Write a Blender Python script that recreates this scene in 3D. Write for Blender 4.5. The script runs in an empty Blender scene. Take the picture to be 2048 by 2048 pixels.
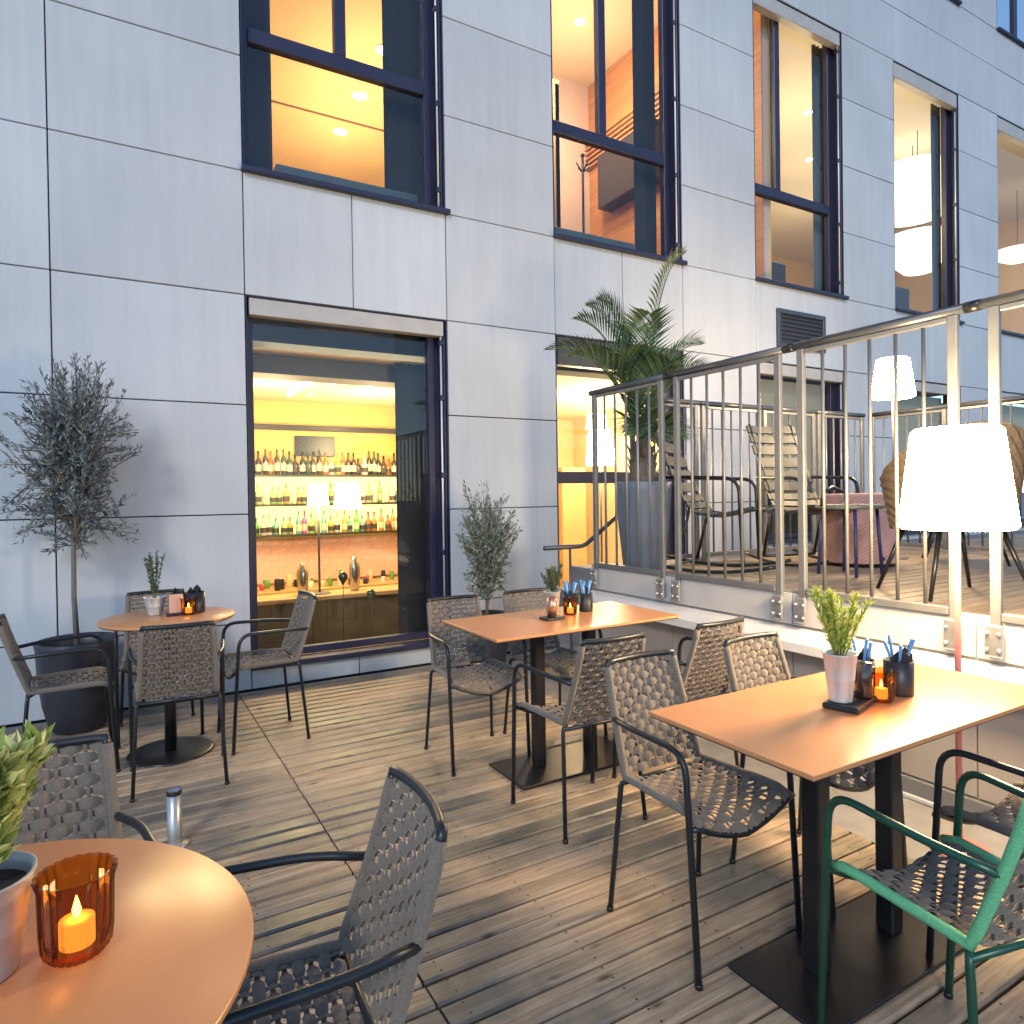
import bpy, math, random
from mathutils import Vector, Matrix
R = math.radians
PI = math.pi
rnd = random.Random(7)
S = bpy.context.scene
COL = S.collection

# ---------------------------------------------------------------- camera
H = 1.3715
cam = bpy.data.cameras.new('camera')
co = bpy.data.objects.new('camera', cam); COL.objects.link(co)
fw = Vector((0.50215919, 0.86471953, -0.00981213))
rt = Vector((0.8645933, -0.50225396, -0.01481162))
up = Vector((0.01773608, 0.00104571, 0.99984216))
m = Matrix((rt, up, -fw)).transposed().to_4x4()
m.translation = (0, 0, H)
co.matrix_world = m
cam.sensor_width = 36
cam.lens = 36 * 1362.4 / 2048
cam.shift_y = -18.5 / 2048
cam.clip_start = 0.05
cam.clip_end = 3000
S.camera = co

# ---------------------------------------------------------------- world, sun, exposure
SUN_EL, SUN_AZ = 30.0, 219.0            # the light comes from behind and left of the viewer
W = bpy.data.worlds.new('World'); S.world = W; W.use_nodes = True
nt = W.node_tree
bg = nt.nodes['Background']
sky = nt.nodes.new('ShaderNodeTexSky'); sky.sky_type = 'NISHITA'; sky.sun_disc = False
sky.sun_elevation = R(SUN_EL); sky.sun_rotation = R(SUN_AZ)
sky.air_density = 1.0; sky.dust_density = 0.0; sky.ozone_density = 3.5
nt.links.new(sky.outputs[0], bg.inputs[0]); bg.inputs[1].default_value = 0.13
sl = bpy.data.lights.new('sun', 'SUN'); sl.energy = 0.95; sl.angle = R(10); sl.color = (1.0, 0.92, 0.82)
so = bpy.data.objects.new('sun', sl); COL.objects.link(so)
sd = Vector((math.sin(R(SUN_AZ)) * math.cos(R(SUN_EL)), math.cos(R(SUN_AZ)) * math.cos(R(SUN_EL)), math.sin(R(SUN_EL))))
so.rotation_euler = sd.to_track_quat('Z', 'Y').to_euler(); so.location = (-6, -8, 8)
vs = S.view_settings
vs.view_transform = 'Standard'; vs.look = 'None'; vs.gamma = 1; vs.use_curve_mapping = False
vs.exposure = 0.8
S.render.engine = 'CYCLES'
S.cycles.use_denoising = True
S.cycles.max_bounces = 8
S.cycles.transparent_max_bounces = 16
S.cycles.sample_clamp_indirect = 6
S.cycles.caustics_reflective = False; S.cycles.caustics_refractive = False

# ---------------------------------------------------------------- materials
MATS = {}
def new_mat(name):
    m = bpy.data.materials.new(name); m.use_nodes = True
    return m, m.node_tree, m.node_tree.nodes['Principled BSDF']
def mat(name, col, rough=.5, metal=0., noise=None, bump=None, spec=.5, emit=None, coat=0., per_obj=0., coords='Object', stretch=(1, 1, 1), sheen=0.):
    """noise = (scale, amount) brightness mottling; bump = (scale, strength)"""
    if name in MATS: return MATS[name]
    m, t, b = new_mat(name); L = t.links
    b.inputs['Base Color'].default_value = (*col, 1); b.inputs['Roughness'].default_value = rough
    b.inputs['Metallic'].default_value = metal; b.inputs['Specular IOR Level'].default_value = spec
    b.inputs['Coat Weight'].default_value = coat
    if sheen: b.inputs['Sheen Weight'].default_value = sheen
    if emit:
        b.inputs['Emission Color'].default_value = (*emit[0], 1); b.inputs['Emission Strength'].default_value = emit[1]
    if noise or bump:
        tc = t.nodes.new('ShaderNodeTexCoord'); mp = t.nodes.new('ShaderNodeMapping'); mp.inputs['Scale'].default_value = stretch
        L.new(tc.outputs[coords], mp.inputs[0])
    fac = None
    if noise:
        n = t.nodes.new('ShaderNodeTexNoise'); n.inputs['Scale'].default_value = noise[0]; n.inputs['Detail'].default_value = 6
        L.new(mp.outputs[0], n.inputs['Vector'])
        mr = t.nodes.new('ShaderNodeMapRange'); mr.inputs['From Min'].default_value = .3; mr.inputs['From Max'].default_value = .7
        mr.inputs['To Min'].default_value = 1 - noise[1]; mr.inputs['To Max'].default_value = 1 + noise[1]
        L.new(n.outputs['Fac'], mr.inputs['Value']); fac = mr.outputs[0]
        rr = t.nodes.new('ShaderNodeMapRange'); rr.inputs['To Min'].default_value = max(.02, rough - .08); rr.inputs['To Max'].default_value = min(1, rough + .08)
        L.new(n.outputs['Fac'], rr.inputs['Value']); L.new(rr.outputs[0], b.inputs['Roughness'])
    if per_obj:
        oi = t.nodes.new('ShaderNodeObjectInfo'); mr = t.nodes.new('ShaderNodeMapRange')
        mr.inputs['To Min'].default_value = 1 - per_obj; mr.inputs['To Max'].default_value = 1 + per_obj
        L.new(oi.outputs['Random'], mr.inputs['Value'])
        if fac:
            mu = t.nodes.new('ShaderNodeMath'); mu.operation = 'MULTIPLY'; L.new(fac, mu.inputs[0]); L.new(mr.outputs[0], mu.inputs[1]); fac = mu.outputs[0]
        else: fac = mr.outputs[0]
    if fac:
        hs = t.nodes.new('ShaderNodeHueSaturation'); hs.inputs['Color'].default_value = (*col, 1)
        L.new(fac, hs.inputs['Value']); L.new(hs.outputs[0], b.inputs['Base Color'])
    if bump:
        n2 = t.nodes.new('ShaderNodeTexNoise'); n2.inputs['Scale'].default_value = bump[0]; n2.inputs['Detail'].default_value = 4
        L.new(mp.outputs[0], n2.inputs['Vector'])
        bp = t.nodes.new('ShaderNodeBump'); bp.inputs['Strength'].default_value = bump[1]; bp.inputs['Distance'].default_value = .004
        L.new(n2.outputs['Fac'], bp.inputs['Height']); L.new(bp.outputs[0], b.inputs['Normal'])
    MATS[name] = m
    return m

def wood_mat(name, dark, light, grey, sc=1.0, rough=.7):
    m, t, b = new_mat(name); L = t.links
    tc = t.nodes.new('ShaderNodeTexCoord'); oi = t.nodes.new('ShaderNodeObjectInfo')
    cb = t.nodes.new('ShaderNodeCombineXYZ'); ml = t.nodes.new('ShaderNodeMath'); ml.operation = 'MULTIPLY'; ml.inputs[1].default_value = 37
    L.new(oi.outputs['Random'], ml.inputs[0]); L.new(ml.outputs[0], cb.inputs[0]); L.new(ml.outputs[0], cb.inputs[2])
    ad = t.nodes.new('ShaderNodeVectorMath'); ad.operation = 'ADD'; L.new(tc.outputs['Object'], ad.inputs[0]); L.new(cb.outputs[0], ad.inputs[1])
    mp = t.nodes.new('ShaderNodeMapping'); mp.inputs['Scale'].default_value = (2.2 * sc, 42 * sc, 42 * sc); L.new(ad.outputs[0], mp.inputs[0])
    n1 = t.nodes.new('ShaderNodeTexNoise'); n1.inputs['Scale'].default_value = 1; n1.inputs['Detail'].default_value = 8; n1.inputs['Roughness'].default_value = .65; n1.inputs['Distortion'].default_value = .9
    L.new(mp.outputs[0], n1.inputs['Vector'])
    r1 = t.nodes.new('ShaderNodeValToRGB'); r1.color_ramp.elements[0].position = .3; r1.color_ramp.elements[0].color = (*dark, 1)
    r1.color_ramp.elements[1].position = .68; r1.color_ramp.elements[1].color = (*light, 1); L.new(n1.outputs['Fac'], r1.inputs[0])
    # weathering: patches of grey, in world space so that stains run across boards
    g = t.nodes.new('ShaderNodeNewGeometry')
    n2 = t.nodes.new('ShaderNodeTexNoise'); n2.inputs['Scale'].default_value = 1.9; n2.inputs['Detail'].default_value = 5; n2.inputs['Roughness'].default_value = .6
    L.new(g.outputs['Position'], n2.inputs['Vector'])
    mr = t.nodes.new('ShaderNodeMapRange'); mr.inputs['From Min'].default_value = .38; mr.inputs['From Max'].default_value = .66; L.new(n2.outputs['Fac'], mr.inputs['Value'])
    mr2 = t.nodes.new('ShaderNodeMath'); mr2.operation = 'ADD'; sub = t.nodes.new('ShaderNodeMapRange'); sub.inputs['To Min'].default_value = -.45; sub.inputs['To Max'].default_value = .45
    L.new(oi.outputs['Random'], sub.inputs['Value']); L.new(mr.outputs[0], mr2.inputs[0]); L.new(sub.outputs[0], mr2.inputs[1]); mr2.use_clamp = True
    gr = t.nodes.new('ShaderNodeMix'); gr.data_type = 'RGBA'; gr.blend_type = 'MULTIPLY'; gr.inputs[0].default_value = 1
    gm = t.nodes.new('ShaderNodeValToRGB'); gm.color_ramp.elements[0].color = (1, 1, 1, 1); gm.color_ramp.elements[1].color = (*grey, 1); L.new(mr2.outputs[0], gm.inputs[0])
    L.new(r1.outputs[0], gr.inputs[6]); L.new(gm.outputs[0], gr.inputs[7])
    # knots
    mk = t.nodes.new('ShaderNodeMapping'); mk.inputs['Scale'].default_value = (3.2 * sc, 9 * sc, 9 * sc); L.new(ad.outputs[0], mk.inputs[0])
    vo = t.nodes.new('ShaderNodeTexVoronoi'); vo.inputs['Scale'].default_value = 1.0; L.new(mk.outputs[0], vo.inputs['Vector'])
    kr = t.nodes.new('ShaderNodeMapRange'); kr.inputs['From Min'].default_value = .03; kr.inputs['From Max'].default_value = .12; kr.inputs['To Min'].default_value = .25; L.new(vo.outputs['Distance'], kr.inputs['Value'])
    hs = t.nodes.new('ShaderNodeHueSaturation'); L.new(gr.outputs[2], hs.inputs['Color']); L.new(kr.outputs[0], hs.inputs['Value']); L.new(hs.outputs[0], b.inputs['Base Color'])
    b.inputs['Roughness'].default_value = rough
    rr = t.nodes.new('ShaderNodeMapRange'); rr.inputs['To Min'].default_value = rough; rr.inputs['To Max'].default_value = max(.25, rough - .3); L.new(mr2.outputs[0], rr.inputs['Value']); L.new(rr.outputs[0], b.inputs['Roughness'])
    bp = t.nodes.new('ShaderNodeBump'); bp.inputs['Strength'].default_value = .5; bp.inputs['Distance'].default_value = .003; L.new(n1.outputs['Fac'], bp.inputs['Height']); L.new(bp.outputs[0], b.inputs['Normal'])
    MATS[name] = m
    return m

def glass_mat(name, tint=(1, 1, 1), ior=1.45, rough=.0, boost=0.):
    m = bpy.data.materials.new(name); m.use_nodes = True; t = m.node_tree; L = t.links
    t.nodes.remove(t.nodes['Principled BSDF']); out = t.nodes['Material Output']
    tr = t.nodes.new('ShaderNodeBsdfTransparent'); tr.inputs[0].default_value = (*tint, 1)
    gl = t.nodes.new('ShaderNodeBsdfGlossy'); gl.inputs['Roughness'].default_value = rough
    fr = t.nodes.new('ShaderNodeFresnel'); fr.inputs[0].default_value = ior
    ma = t.nodes.new('ShaderNodeMath'); ma.operation = 'ADD'; ma.inputs[1].default_value = boost; ma.use_clamp = True
    mx = t.nodes.new('ShaderNodeMixShader')
    ge = t.nodes.new('ShaderNodeNewGeometry'); iv = t.nodes.new('ShaderNodeMath'); iv.operation = 'SUBTRACT'; iv.inputs[0].default_value = 1; L.new(ge.outputs['Backfacing'], iv.inputs[1])
    m2 = t.nodes.new('ShaderNodeMath'); m2.operation = 'MULTIPLY'; L.new(fr.outputs[0], m2.inputs[0]); L.new(iv.outputs[0], m2.inputs[1])
    L.new(m2.outputs[0], ma.inputs[0]); L.new(ma.outputs[0], mx.inputs[0]); L.new(tr.outputs[0], mx.inputs[1]); L.new(gl.outputs[0], mx.inputs[2]); L.new(mx.outputs[0], out.inputs[0])
    MATS[name] = m
    return m

def emis(name, col, st):
    m = bpy.data.materials.new(name); m.use_nodes = True; t = m.node_tree
    t.nodes.remove(t.nodes['Principled BSDF']); e = t.nodes.new('ShaderNodeEmission'); e.inputs[0].default_value = (*col, 1); e.inputs[1].default_value = st
    t.links.new(e.outputs[0], t.nodes['Material Output'].inputs[0]); MATS[name] = m
    return m

M_PANEL = mat('facade_panel', (.485, .515, .55), .72, noise=(.9, .075), bump=(60, .12), per_obj=.06)
def add_streaks(m, amount=.075, sc=(13, 13, .8)):
    t = m.node_tree; L = t.links; b = t.nodes['Principled BSDF']; src = b.inputs['Base Color'].links[0].from_socket
    g = t.nodes.new('ShaderNodeNewGeometry'); mp = t.nodes.new('ShaderNodeMapping'); mp.inputs['Scale'].default_value = sc; L.new(g.outputs['Position'], mp.inputs[0])
    n = t.nodes.new('ShaderNodeTexNoise'); n.inputs['Scale'].default_value = 1; n.inputs['Detail'].default_value = 7; n.inputs['Roughness'].default_value = .7; L.new(mp.outputs[0], n.inputs['Vector'])
    r = t.nodes.new('ShaderNodeMapRange'); r.inputs['From Min'].default_value = .35; r.inputs['From Max'].default_value = .62; r.inputs['To Min'].default_value = 1 - amount; r.inputs['To Max'].default_value = 1; L.new(n.outputs['Fac'], r.inputs['Value'])
    h = t.nodes.new('ShaderNodeHueSaturation'); L.new(src, h.inputs['Color']); L.new(r.outputs[0], h.inputs['Value']); L.new(h.outputs[0], b.inputs['Base Color'])
add_streaks(M_PANEL)
M_BACK = mat('facade_backing', (.035, .035, .04), .9)
M_FRAME = mat('window_frame_paint', (.020, .022, .055), .42, noise=(8, .12))
M_REVEAL = mat('lintel_metal', (.42, .40, .38), .45, noise=(6, .08))
M_GLASS = glass_mat('window_glass', (.97, .98, .97), 1.52, 0., .01)
M_DECK = wood_mat('deck_wood', (.25, .175, .11), (.58, .445, .30), (.30, .38, .48))
M_TDECK = wood_mat('terrace_wood', (.20, .15, .10), (.42, .34, .25), (.75, .78, .8))
M_CONC = mat('paving_concrete', (.20, .20, .205), .85, noise=(7, .15), bump=(40, .3))
M_METAL = mat('railing_steel', (.17, .178, .185), .45, .4, noise=(9, .1))
M_RAILDK = mat('handrail_steel', (.07, .08, .095), .38, .4, noise=(9, .1))
M_FASCIA = mat('fascia_metal', (.58, .57, .555), .42, .25, noise=(4, .06))
M_ZINC = mat('bracket_zinc', (.42, .43, .43), .35, .8, noise=(20, .15))
M_BLACK = mat('black_steel', (.014, .014, .016), .32, .2, noise=(10, .2))
M_CTUBE = mat('chair_tube', (.024, .028, .034), .36, .3, noise=(12, .12))
M_ROPE = mat('chair_rope', (.175, .145, .115), .85, noise=(220, .22), bump=(900, .5), sheen=.2)
M_ROPEG = mat('chair_rope_green_light', (.15, .50, .25), .8, noise=(220, .18), bump=(900, .4))  # green light falling on one chair, painted into its edge rope colour
M_CTUBEG = mat('chair_tube_green_light', (.020, .085, .055), .32, .3, noise=(12, .12))  # same green light painted into the tube colour of that chair
M_TOP = mat('copper_laminate', (.58, .26, .105), .32, noise=(2.5, .06), bump=(300, .04))
M_TEDGE = mat('table_edge', (.05, .035, .03), .5)
M_POTD = mat('planter_dark', (.022, .025, .036), .45, noise=(6, .2))
M_POTB = mat('planter_blue', (.14, .17, .21), .45, noise=(5, .18), stretch=(6, 6, .4))
M_POTZ = mat('zinc_pot', (.40, .40, .395), .5, .3, noise=(14, .2))
M_SOIL = mat('soil', (.03, .022, .016), .95, noise=(40, .4), bump=(60, .8))
M_BARK = mat('olive_bark', (.16, .14, .115), .9, noise=(25, .25), bump=(60, .6), stretch=(3, 3, .6))
M_AMBER = glass_mat('amber_glass', (.90, .60, .20), 1.5, .03)
_t = M_AMBER.node_tree; _lw = _t.nodes.new('ShaderNodeLayerWeight'); _lw.inputs[0].default_value = .35
_cr = _t.nodes.new('ShaderNodeValToRGB'); _cr.color_ramp.elements[0].position = .25; _cr.color_ramp.elements[0].color = (.80, .52, .22, 1); _cr.color_ramp.elements[1].position = .9; _cr.color_ramp.elements[1].color = (.06, .03, .010, 1)
_t.links.new(_lw.outputs['Facing'], _cr.inputs[0]); _t.links.new(_cr.outputs[0], [n for n in _t.nodes if n.type == 'BSDF_TRANSPARENT'][0].inputs[0])
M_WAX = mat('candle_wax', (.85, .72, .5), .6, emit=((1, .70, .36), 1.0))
M_FLAME = emis('flame', (1, .72, .30), 26)
M_CANDLECUP = mat('candle_cup', (.03, .025, .02), .5)
M_COPPER = mat('copper_canister', (.55, .28, .18), .3, .85, noise=(12, .12))
M_MESHPOT = mat('black_caddy', (.016, .016, .018), .42, noise=(30, .3))
M_BLUECUT = mat('cutlery_blue', (.09, .27, .55), .4, noise=(10, .15))
M_NAPK = mat('napkin_black', (.02, .02, .022), .8, noise=(40, .25))
M_SHADE = emis('lamp_shade_lit', (1, .70, .38), 75.0)
M_POLEP = mat('lamp_pole_coral', (.58, .20, .18), .45, noise=(8, .08))
M_POLEW = mat('lamp_pole_grey', (.12, .12, .12), .4)

def leaf_mat(name, c1, c2, rough=.55, transl=.25):
    m, t, b = new_mat(name); L = t.links
    g = t.nodes.new('ShaderNodeNewGeometry'); r = t.nodes.new('ShaderNodeValToRGB')
    r.color_ramp.elements[0].color = (*c1, 1); r.color_ramp.elements[1].color = (*c2, 1)
    L.new(g.outputs['Random Per Island'], r.inputs[0]); L.new(r.outputs[0], b.inputs['Base Color']); b.inputs['Roughness'].default_value = rough
    tl = t.nodes.new('ShaderNodeBsdfTranslucent'); L.new(r.outputs[0], tl.inputs[0]); mx = t.nodes.new('ShaderNodeMixShader'); mx.inputs[0].default_value = transl
    L.new(b.outputs[0], mx.inputs[1]); L.new(tl.outputs[0], mx.inputs[2]); L.new(mx.outputs[0], t.nodes['Material Output'].inputs[0])
    MATS[name] = m
    return m
M_OLIVE = leaf_mat('olive_leaf', (.06, .08, .08), (.36, .40, .41))
M_OLIVE2 = leaf_mat('olive_leaf_green', (.06, .09, .07), (.34, .40, .33))
M_PALM = leaf_mat('palm_leaf', (.03, .07, .03), (.15, .24, .10))
M_HERB = leaf_mat('herb_leaf', (.24, .34, .04), (.60, .66, .16))
M_HERBD = leaf_mat('herb_leaf_dark', (.05, .08, .04), (.16, .20, .10))
M_VARI = leaf_mat('variegated_leaf', (.20, .30, .05), (.80, .80, .38))

# ---------------------------------------------------------------- mesh building
class MB:
    def __init__(s): s.v = []; s.f = []; s.mi = []; s.sm = []
    def add(s, vs_, fs, mi=0, sm=False):
        o = len(s.v); s.v += [tuple(v) for v in vs_]
        for f in fs: s.f.append(tuple(i + o for i in f)); s.mi.append(mi); s.sm.append(sm)
        return s
    def box(s, x0, x1, y0, y1, z0, z1, mi=0):
        v = [(x, y, z) for z in (z0, z1) for y in (y0, y1) for x in (x0, x1)]
        return s.add(v, [(0, 2, 3, 1), (4, 5, 7, 6), (0, 1, 5, 4), (2, 6, 7, 3), (0, 4, 6, 2), (1, 3, 7, 5)], mi)
    def cbox(s, x0, x1, y0, y1, z0, z1, b=.004, mi=0):
        """box with every edge chamfered: 24 verts"""
        c = [(x0, x1), (y0, y1), (z0, z1)]; v = []; idx = {}
        for sx in (0, 1):
            for sy in (0, 1):
                for sz in (0, 1):
                    sg = (sx, sy, sz)
                    for ax in range(3):
                        p = []
                        for a in range(3):
                            e = c[a][sg[a]]
                            p.append(e if a == ax else e + (b if sg[a] == 0 else -b))
                        idx[(sg, ax)] = len(v); v.append(tuple(p))
        f = []
        for ax in range(3):
            o1, o2 = [a for a in range(3) if a != ax]
            for sd_ in (0, 1):
                q = []
                for u, w in ((0, 0), (1, 0), (1, 1), (0, 1)):
                    g = [0, 0, 0]; g[ax] = sd_; g[o1] = u; g[o2] = w; q.append(idx[(tuple(g), ax)])
                if (sd_ == 1) != (ax != 1): q.reverse()
                f.append(tuple(q))
        for ax in range(3):
            o1, o2 = [a for a in range(3) if a != ax]
            for u in (0, 1):
                for w in (0, 1):
                    g0 = [0, 0, 0]; g0[o1] = u; g0[o2] = w; g1 = list(g0); g1[ax] = 1
                    f.append((idx[(tuple(g0), o1)], idx[(tuple(g1), o1)], idx[(tuple(g1), o2)], idx[(tuple(g0), o2)]))
        for sx in (0, 1):
            for sy in (0, 1):
                for sz in (0, 1): f.append(tuple(idx[((sx, sy, sz), a)] for a in range(3)))
        return s.add(v, f, mi)
    def tube(s, path, r, seg=8, mi=0, caps=True, flat=None):
        P = [Vector(p) for p in path]; n = len(P); rs = r if isinstance(r, (list, tuple)) else [r] * n
        tg = [(P[min(i + 1, n - 1)] - P[max(i - 1, 0)]).normalized() for i in range(n)]
        a = Vector((0, 0, 1)) if abs(tg[0].z) < .9 else Vector((1, 0, 0))
        nrm = (a - tg[0] * a.dot(tg[0])).normalized(); v = []; f = []
        for i in range(n):
            nrm = (nrm - tg[i] * nrm.dot(tg[i])).normalized(); bn = tg[i].cross(nrm)
            for k in range(seg):
                an = 2 * PI * k / seg; v.append(P[i] + rs[i] * (math.cos(an) * nrm + math.sin(an) * bn * (flat or 1)))
        for i in range(n - 1):
            for k in range(seg):
                k2 = (k + 1) % seg; f.append((i * seg + k, i * seg + k2, (i + 1) * seg + k2, (i + 1) * seg + k))
        if caps: f.append(tuple(reversed(range(seg)))); f.append(tuple(range((n - 1) * seg, n * seg)))
        return s.add(v, f, mi, True)
    def lathe(s, prof, seg=24, c=(0, 0, 0), mi=0, sm=True, capb=False, capt=False, wob=0., rr=None):
        v = []; f = []
        for r, z in prof:
            for k in range(seg):
                a = 2 * PI * k / seg; q = r * (1 + (wob if k % 2 else 0))
                v.append((c[0] + q * math.cos(a), c[1] + q * math.sin(a), c[2] + z))
        for i in range(len(prof) - 1):
            for k in range(seg):
                k2 = (k + 1) % seg; f.append((i * seg + k, i * seg + k2, (i + 1) * seg + k2, (i + 1) * seg + k))
        if capb: f.append(tuple(reversed(range(seg))))
        if capt: f.append(tuple(range((len(prof) - 1) * seg, len(prof) * seg)))
        return s.add(v, f, mi, sm)
    def mesh(s, name, mats):
        me = bpy.data.meshes.new(name); me.from_pydata(s.v, [], s.f)
        for q in (mats if isinstance(mats, (list, tuple)) else [mats]): me.materials.append(q)
        me.polygons.foreach_set('material_index', s.mi); me.polygons.foreach_set('use_smooth', s.sm); me.update()
        return me
    def build(s, name, mats, parent=None, loc=None, kind=None):
        return obj(name, s.mesh(name, mats), parent, loc, kind)

def obj(name, me, parent=None, loc=None, kind=None, rot=None):
    o = bpy.data.objects.new(name, me); COL.objects.link(o)
    if parent is not None: o.parent = parent
    if loc is not None: o.location = loc
    if rot is not None: o.rotation_euler = rot
    if kind: o['kind'] = kind
    return o
def thing(name, label, cat, loc=(0, 0, 0), rz=0., group=None):
    o = bpy.data.objects.new(name, None); COL.objects.link(o); o.location = loc; o.rotation_euler = (0, 0, rz); o.empty_display_size = .1
    return tag(o, label, cat, group)
def tag(o, label, cat, group=None):
    o['label'] = label; o['category'] = cat
    if group: o['group'] = group
    return o
def copy_tree(o, parent=None):
    c = o.copy(); COL.objects.link(c)
    if parent is not None: c.parent = parent
    for ch in list(o.children): copy_tree(ch, c)
    return c
def dup(root, loc, rz, label, group=None):
    c = copy_tree(root); c.location = loc; c.rotation_euler = (0, 0, rz); c['label'] = label
    if group: c['group'] = group
    return c
def bez(p0, p1, p2, n=6): 
    p0, p1, p2 = Vector(p0), Vector(p1), Vector(p2)
    return [(1 - t) ** 2 * p0 + 2 * t * (1 - t) * p1 + t * t * p2 for t in [i / n for i in range(n + 1)]]
def round_path(pts, r, n=5):
    P = [Vector(p) for p in pts]; out = [P[0]]
    for i in range(1, len(P) - 1):
        a = (P[i - 1] - P[i]); b = (P[i + 1] - P[i]); d = min(r, a.length * .48, b.length * .48)
        out += bez(P[i] + a.normalized() * d, P[i], P[i] + b.normalized() * d, n)
    out.append(P[-1]); return out

# ================================================================ THE SETTING
g = MB().box(-300, 300, -300, 300, -.16, -.14).build('ground', M_CONC, kind='structure')

# ---- deck of planks running along the facade, one continuous row of butt joints
deck = MB().box(-2.6, 2.535, -1.2, 5.17, -.135, -.03).build('deck', M_BACK, kind='structure')
PITCH = .094
def plank_mesh(l, w, h, b=.005):
    a = w / 2; pr = [(-a, -h), (a, -h), (a, -b), (a - b, 0), (-a + b, 0), (-a, -b)]
    v = [(x, y, z) for x in (-l / 2, l / 2) for y, z in pr]; n = 6
    f = [tuple(reversed(range(n))), tuple(range(n, 2 * n))] + [(i, (i + 1) % n, n + (i + 1) % n, n + i) for i in range(n)]
    mb = MB(); mb.add(v, f); mb.f = [tuple(reversed(q)) for q in mb.f]; return mb
y = 5.165 - PITCH / 2; 
pmL = plank_mesh(.722 + 2.6, PITCH - .0105, .028, .007).mesh('plank', M_DECK)
pmR = plank_mesh(2.535 - .728, PITCH - .0105, .028, .007).mesh('plank', M_DECK)
while y > -1.15:
    dz = rnd.uniform(-.0015, .0015)
    obj('plank', pmL, deck, ((-2.6 + .722) / 2 + rnd.uniform(-.001, 0), y, dz))
    obj('plank', pmR, deck, ((.728 + 2.535) / 2 + rnd.uniform(0, .001), y, rnd.uniform(-.0015, .0015)))
    y -= PITCH

sc_ = MB(); yy = 5.165 - PITCH / 2
while yy > -1.15:
    for j in range(13):
        xs = -2.45 + j * .405
        for e in (-1, 1):
            if abs(xs - .725) < .02: continue
            cx_, cy_ = xs + rnd.uniform(-.006, .006), yy + e * .024 + rnd.uniform(-.003, .003)
            sc_.add([(cx_ + .0042 * math.cos(q * PI / 3), cy_ + .0042 * math.sin(q * PI / 3), .0022) for q in range(6)], [tuple(range(6))])
    yy -= PITCH
sc_.build('screw_heads', mat('screw_steel', (.06, .055, .05), .5, .6), deck, kind='stuff')
# ---- paved strip between deck and terrace
pav = MB().box(2.545, 3.05, -1.2, 5.17, -.13, -.008).build('paving_strip', M_CONC, kind='structure')

# ================================================================ BUILDING
YF = 5.2
bld = thing('building', 'hotel building with pale panel facade and dark framed lit windows', 'building', (0, 0, 0))
COLS = [-2.66, -1.5, -.337, .825, 2.419, 3.508, 5.10, 6.205, 7.80, 8.88, 10.475, 11.57, 13.165, 14.25, 15.85]
BAYS = {3: 1, 5: 1, 7: 1, 9: 1, 11: 1}       # columns that hold windows
ZR = [.0, .485, 1.269, 2.056, 2.849, 3.738, 4.559, 5.38, 6.208, 6.998, 7.689, 8.27, 9.2, 10.1, 11.0]
JG = .004
def panel(x0, x1, z0, z1): 
    d = rnd.uniform(0, .0035); MB().cbox(x0 + JG, x1 - JG, YF + d, YF + .04, z0 + JG, z1 - JG, .003).build('panel', M_PANEL, bld)
openings = []
for i in range(len(COLS) - 1):
    x0, x1 = COLS[i], COLS[i + 1]
    if i in BAYS:
        xm = (x0 + x1) / 2
        zs0 = .155 if i == 3 else (.02 if i == 5 else .80)
        for a, b in ((x0, xm), (xm, x1)):
            if zs0 > .1: panel(a, b, 0, zs0)
            panel(a, b, 2.849, 3.738); panel(a, b, 6.998, 7.689); panel(a, b, 7.689, 8.27)
            if i < 8: panel(a, b, 8.27, 9.2)
        openings += [(i, x0, x1, zs0, 2.849), (i, x0, x1, 3.738, 6.998)]
        if i >= 9: openings.append((i, x0, x1, 8.27, 10.1))
    else:
        for k in range(len(ZR) - 2): panel(x0, x1, ZR[k], ZR[k + 1])
# backing wall with the window openings left free
mb = MB()
def backing(x0, x1, z0, z1): mb.box(x0, x1, YF + .042, YF + .20, z0, z1)
for i in range(len(COLS) - 1):
    x0, x1 = COLS[i], COLS[i + 1]
    if i in BAYS:
        ops = sorted([o[3:5] for o in openings if o[0] == i]); z = -.1
        for a, b in ops: backing(x0, x1, z, a); z = b
        backing(x0, x1, z, 11)
    else: backing(x0, x1, -.1, 11)
mb.build('backing_wall', M_BACK, bld)

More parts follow.
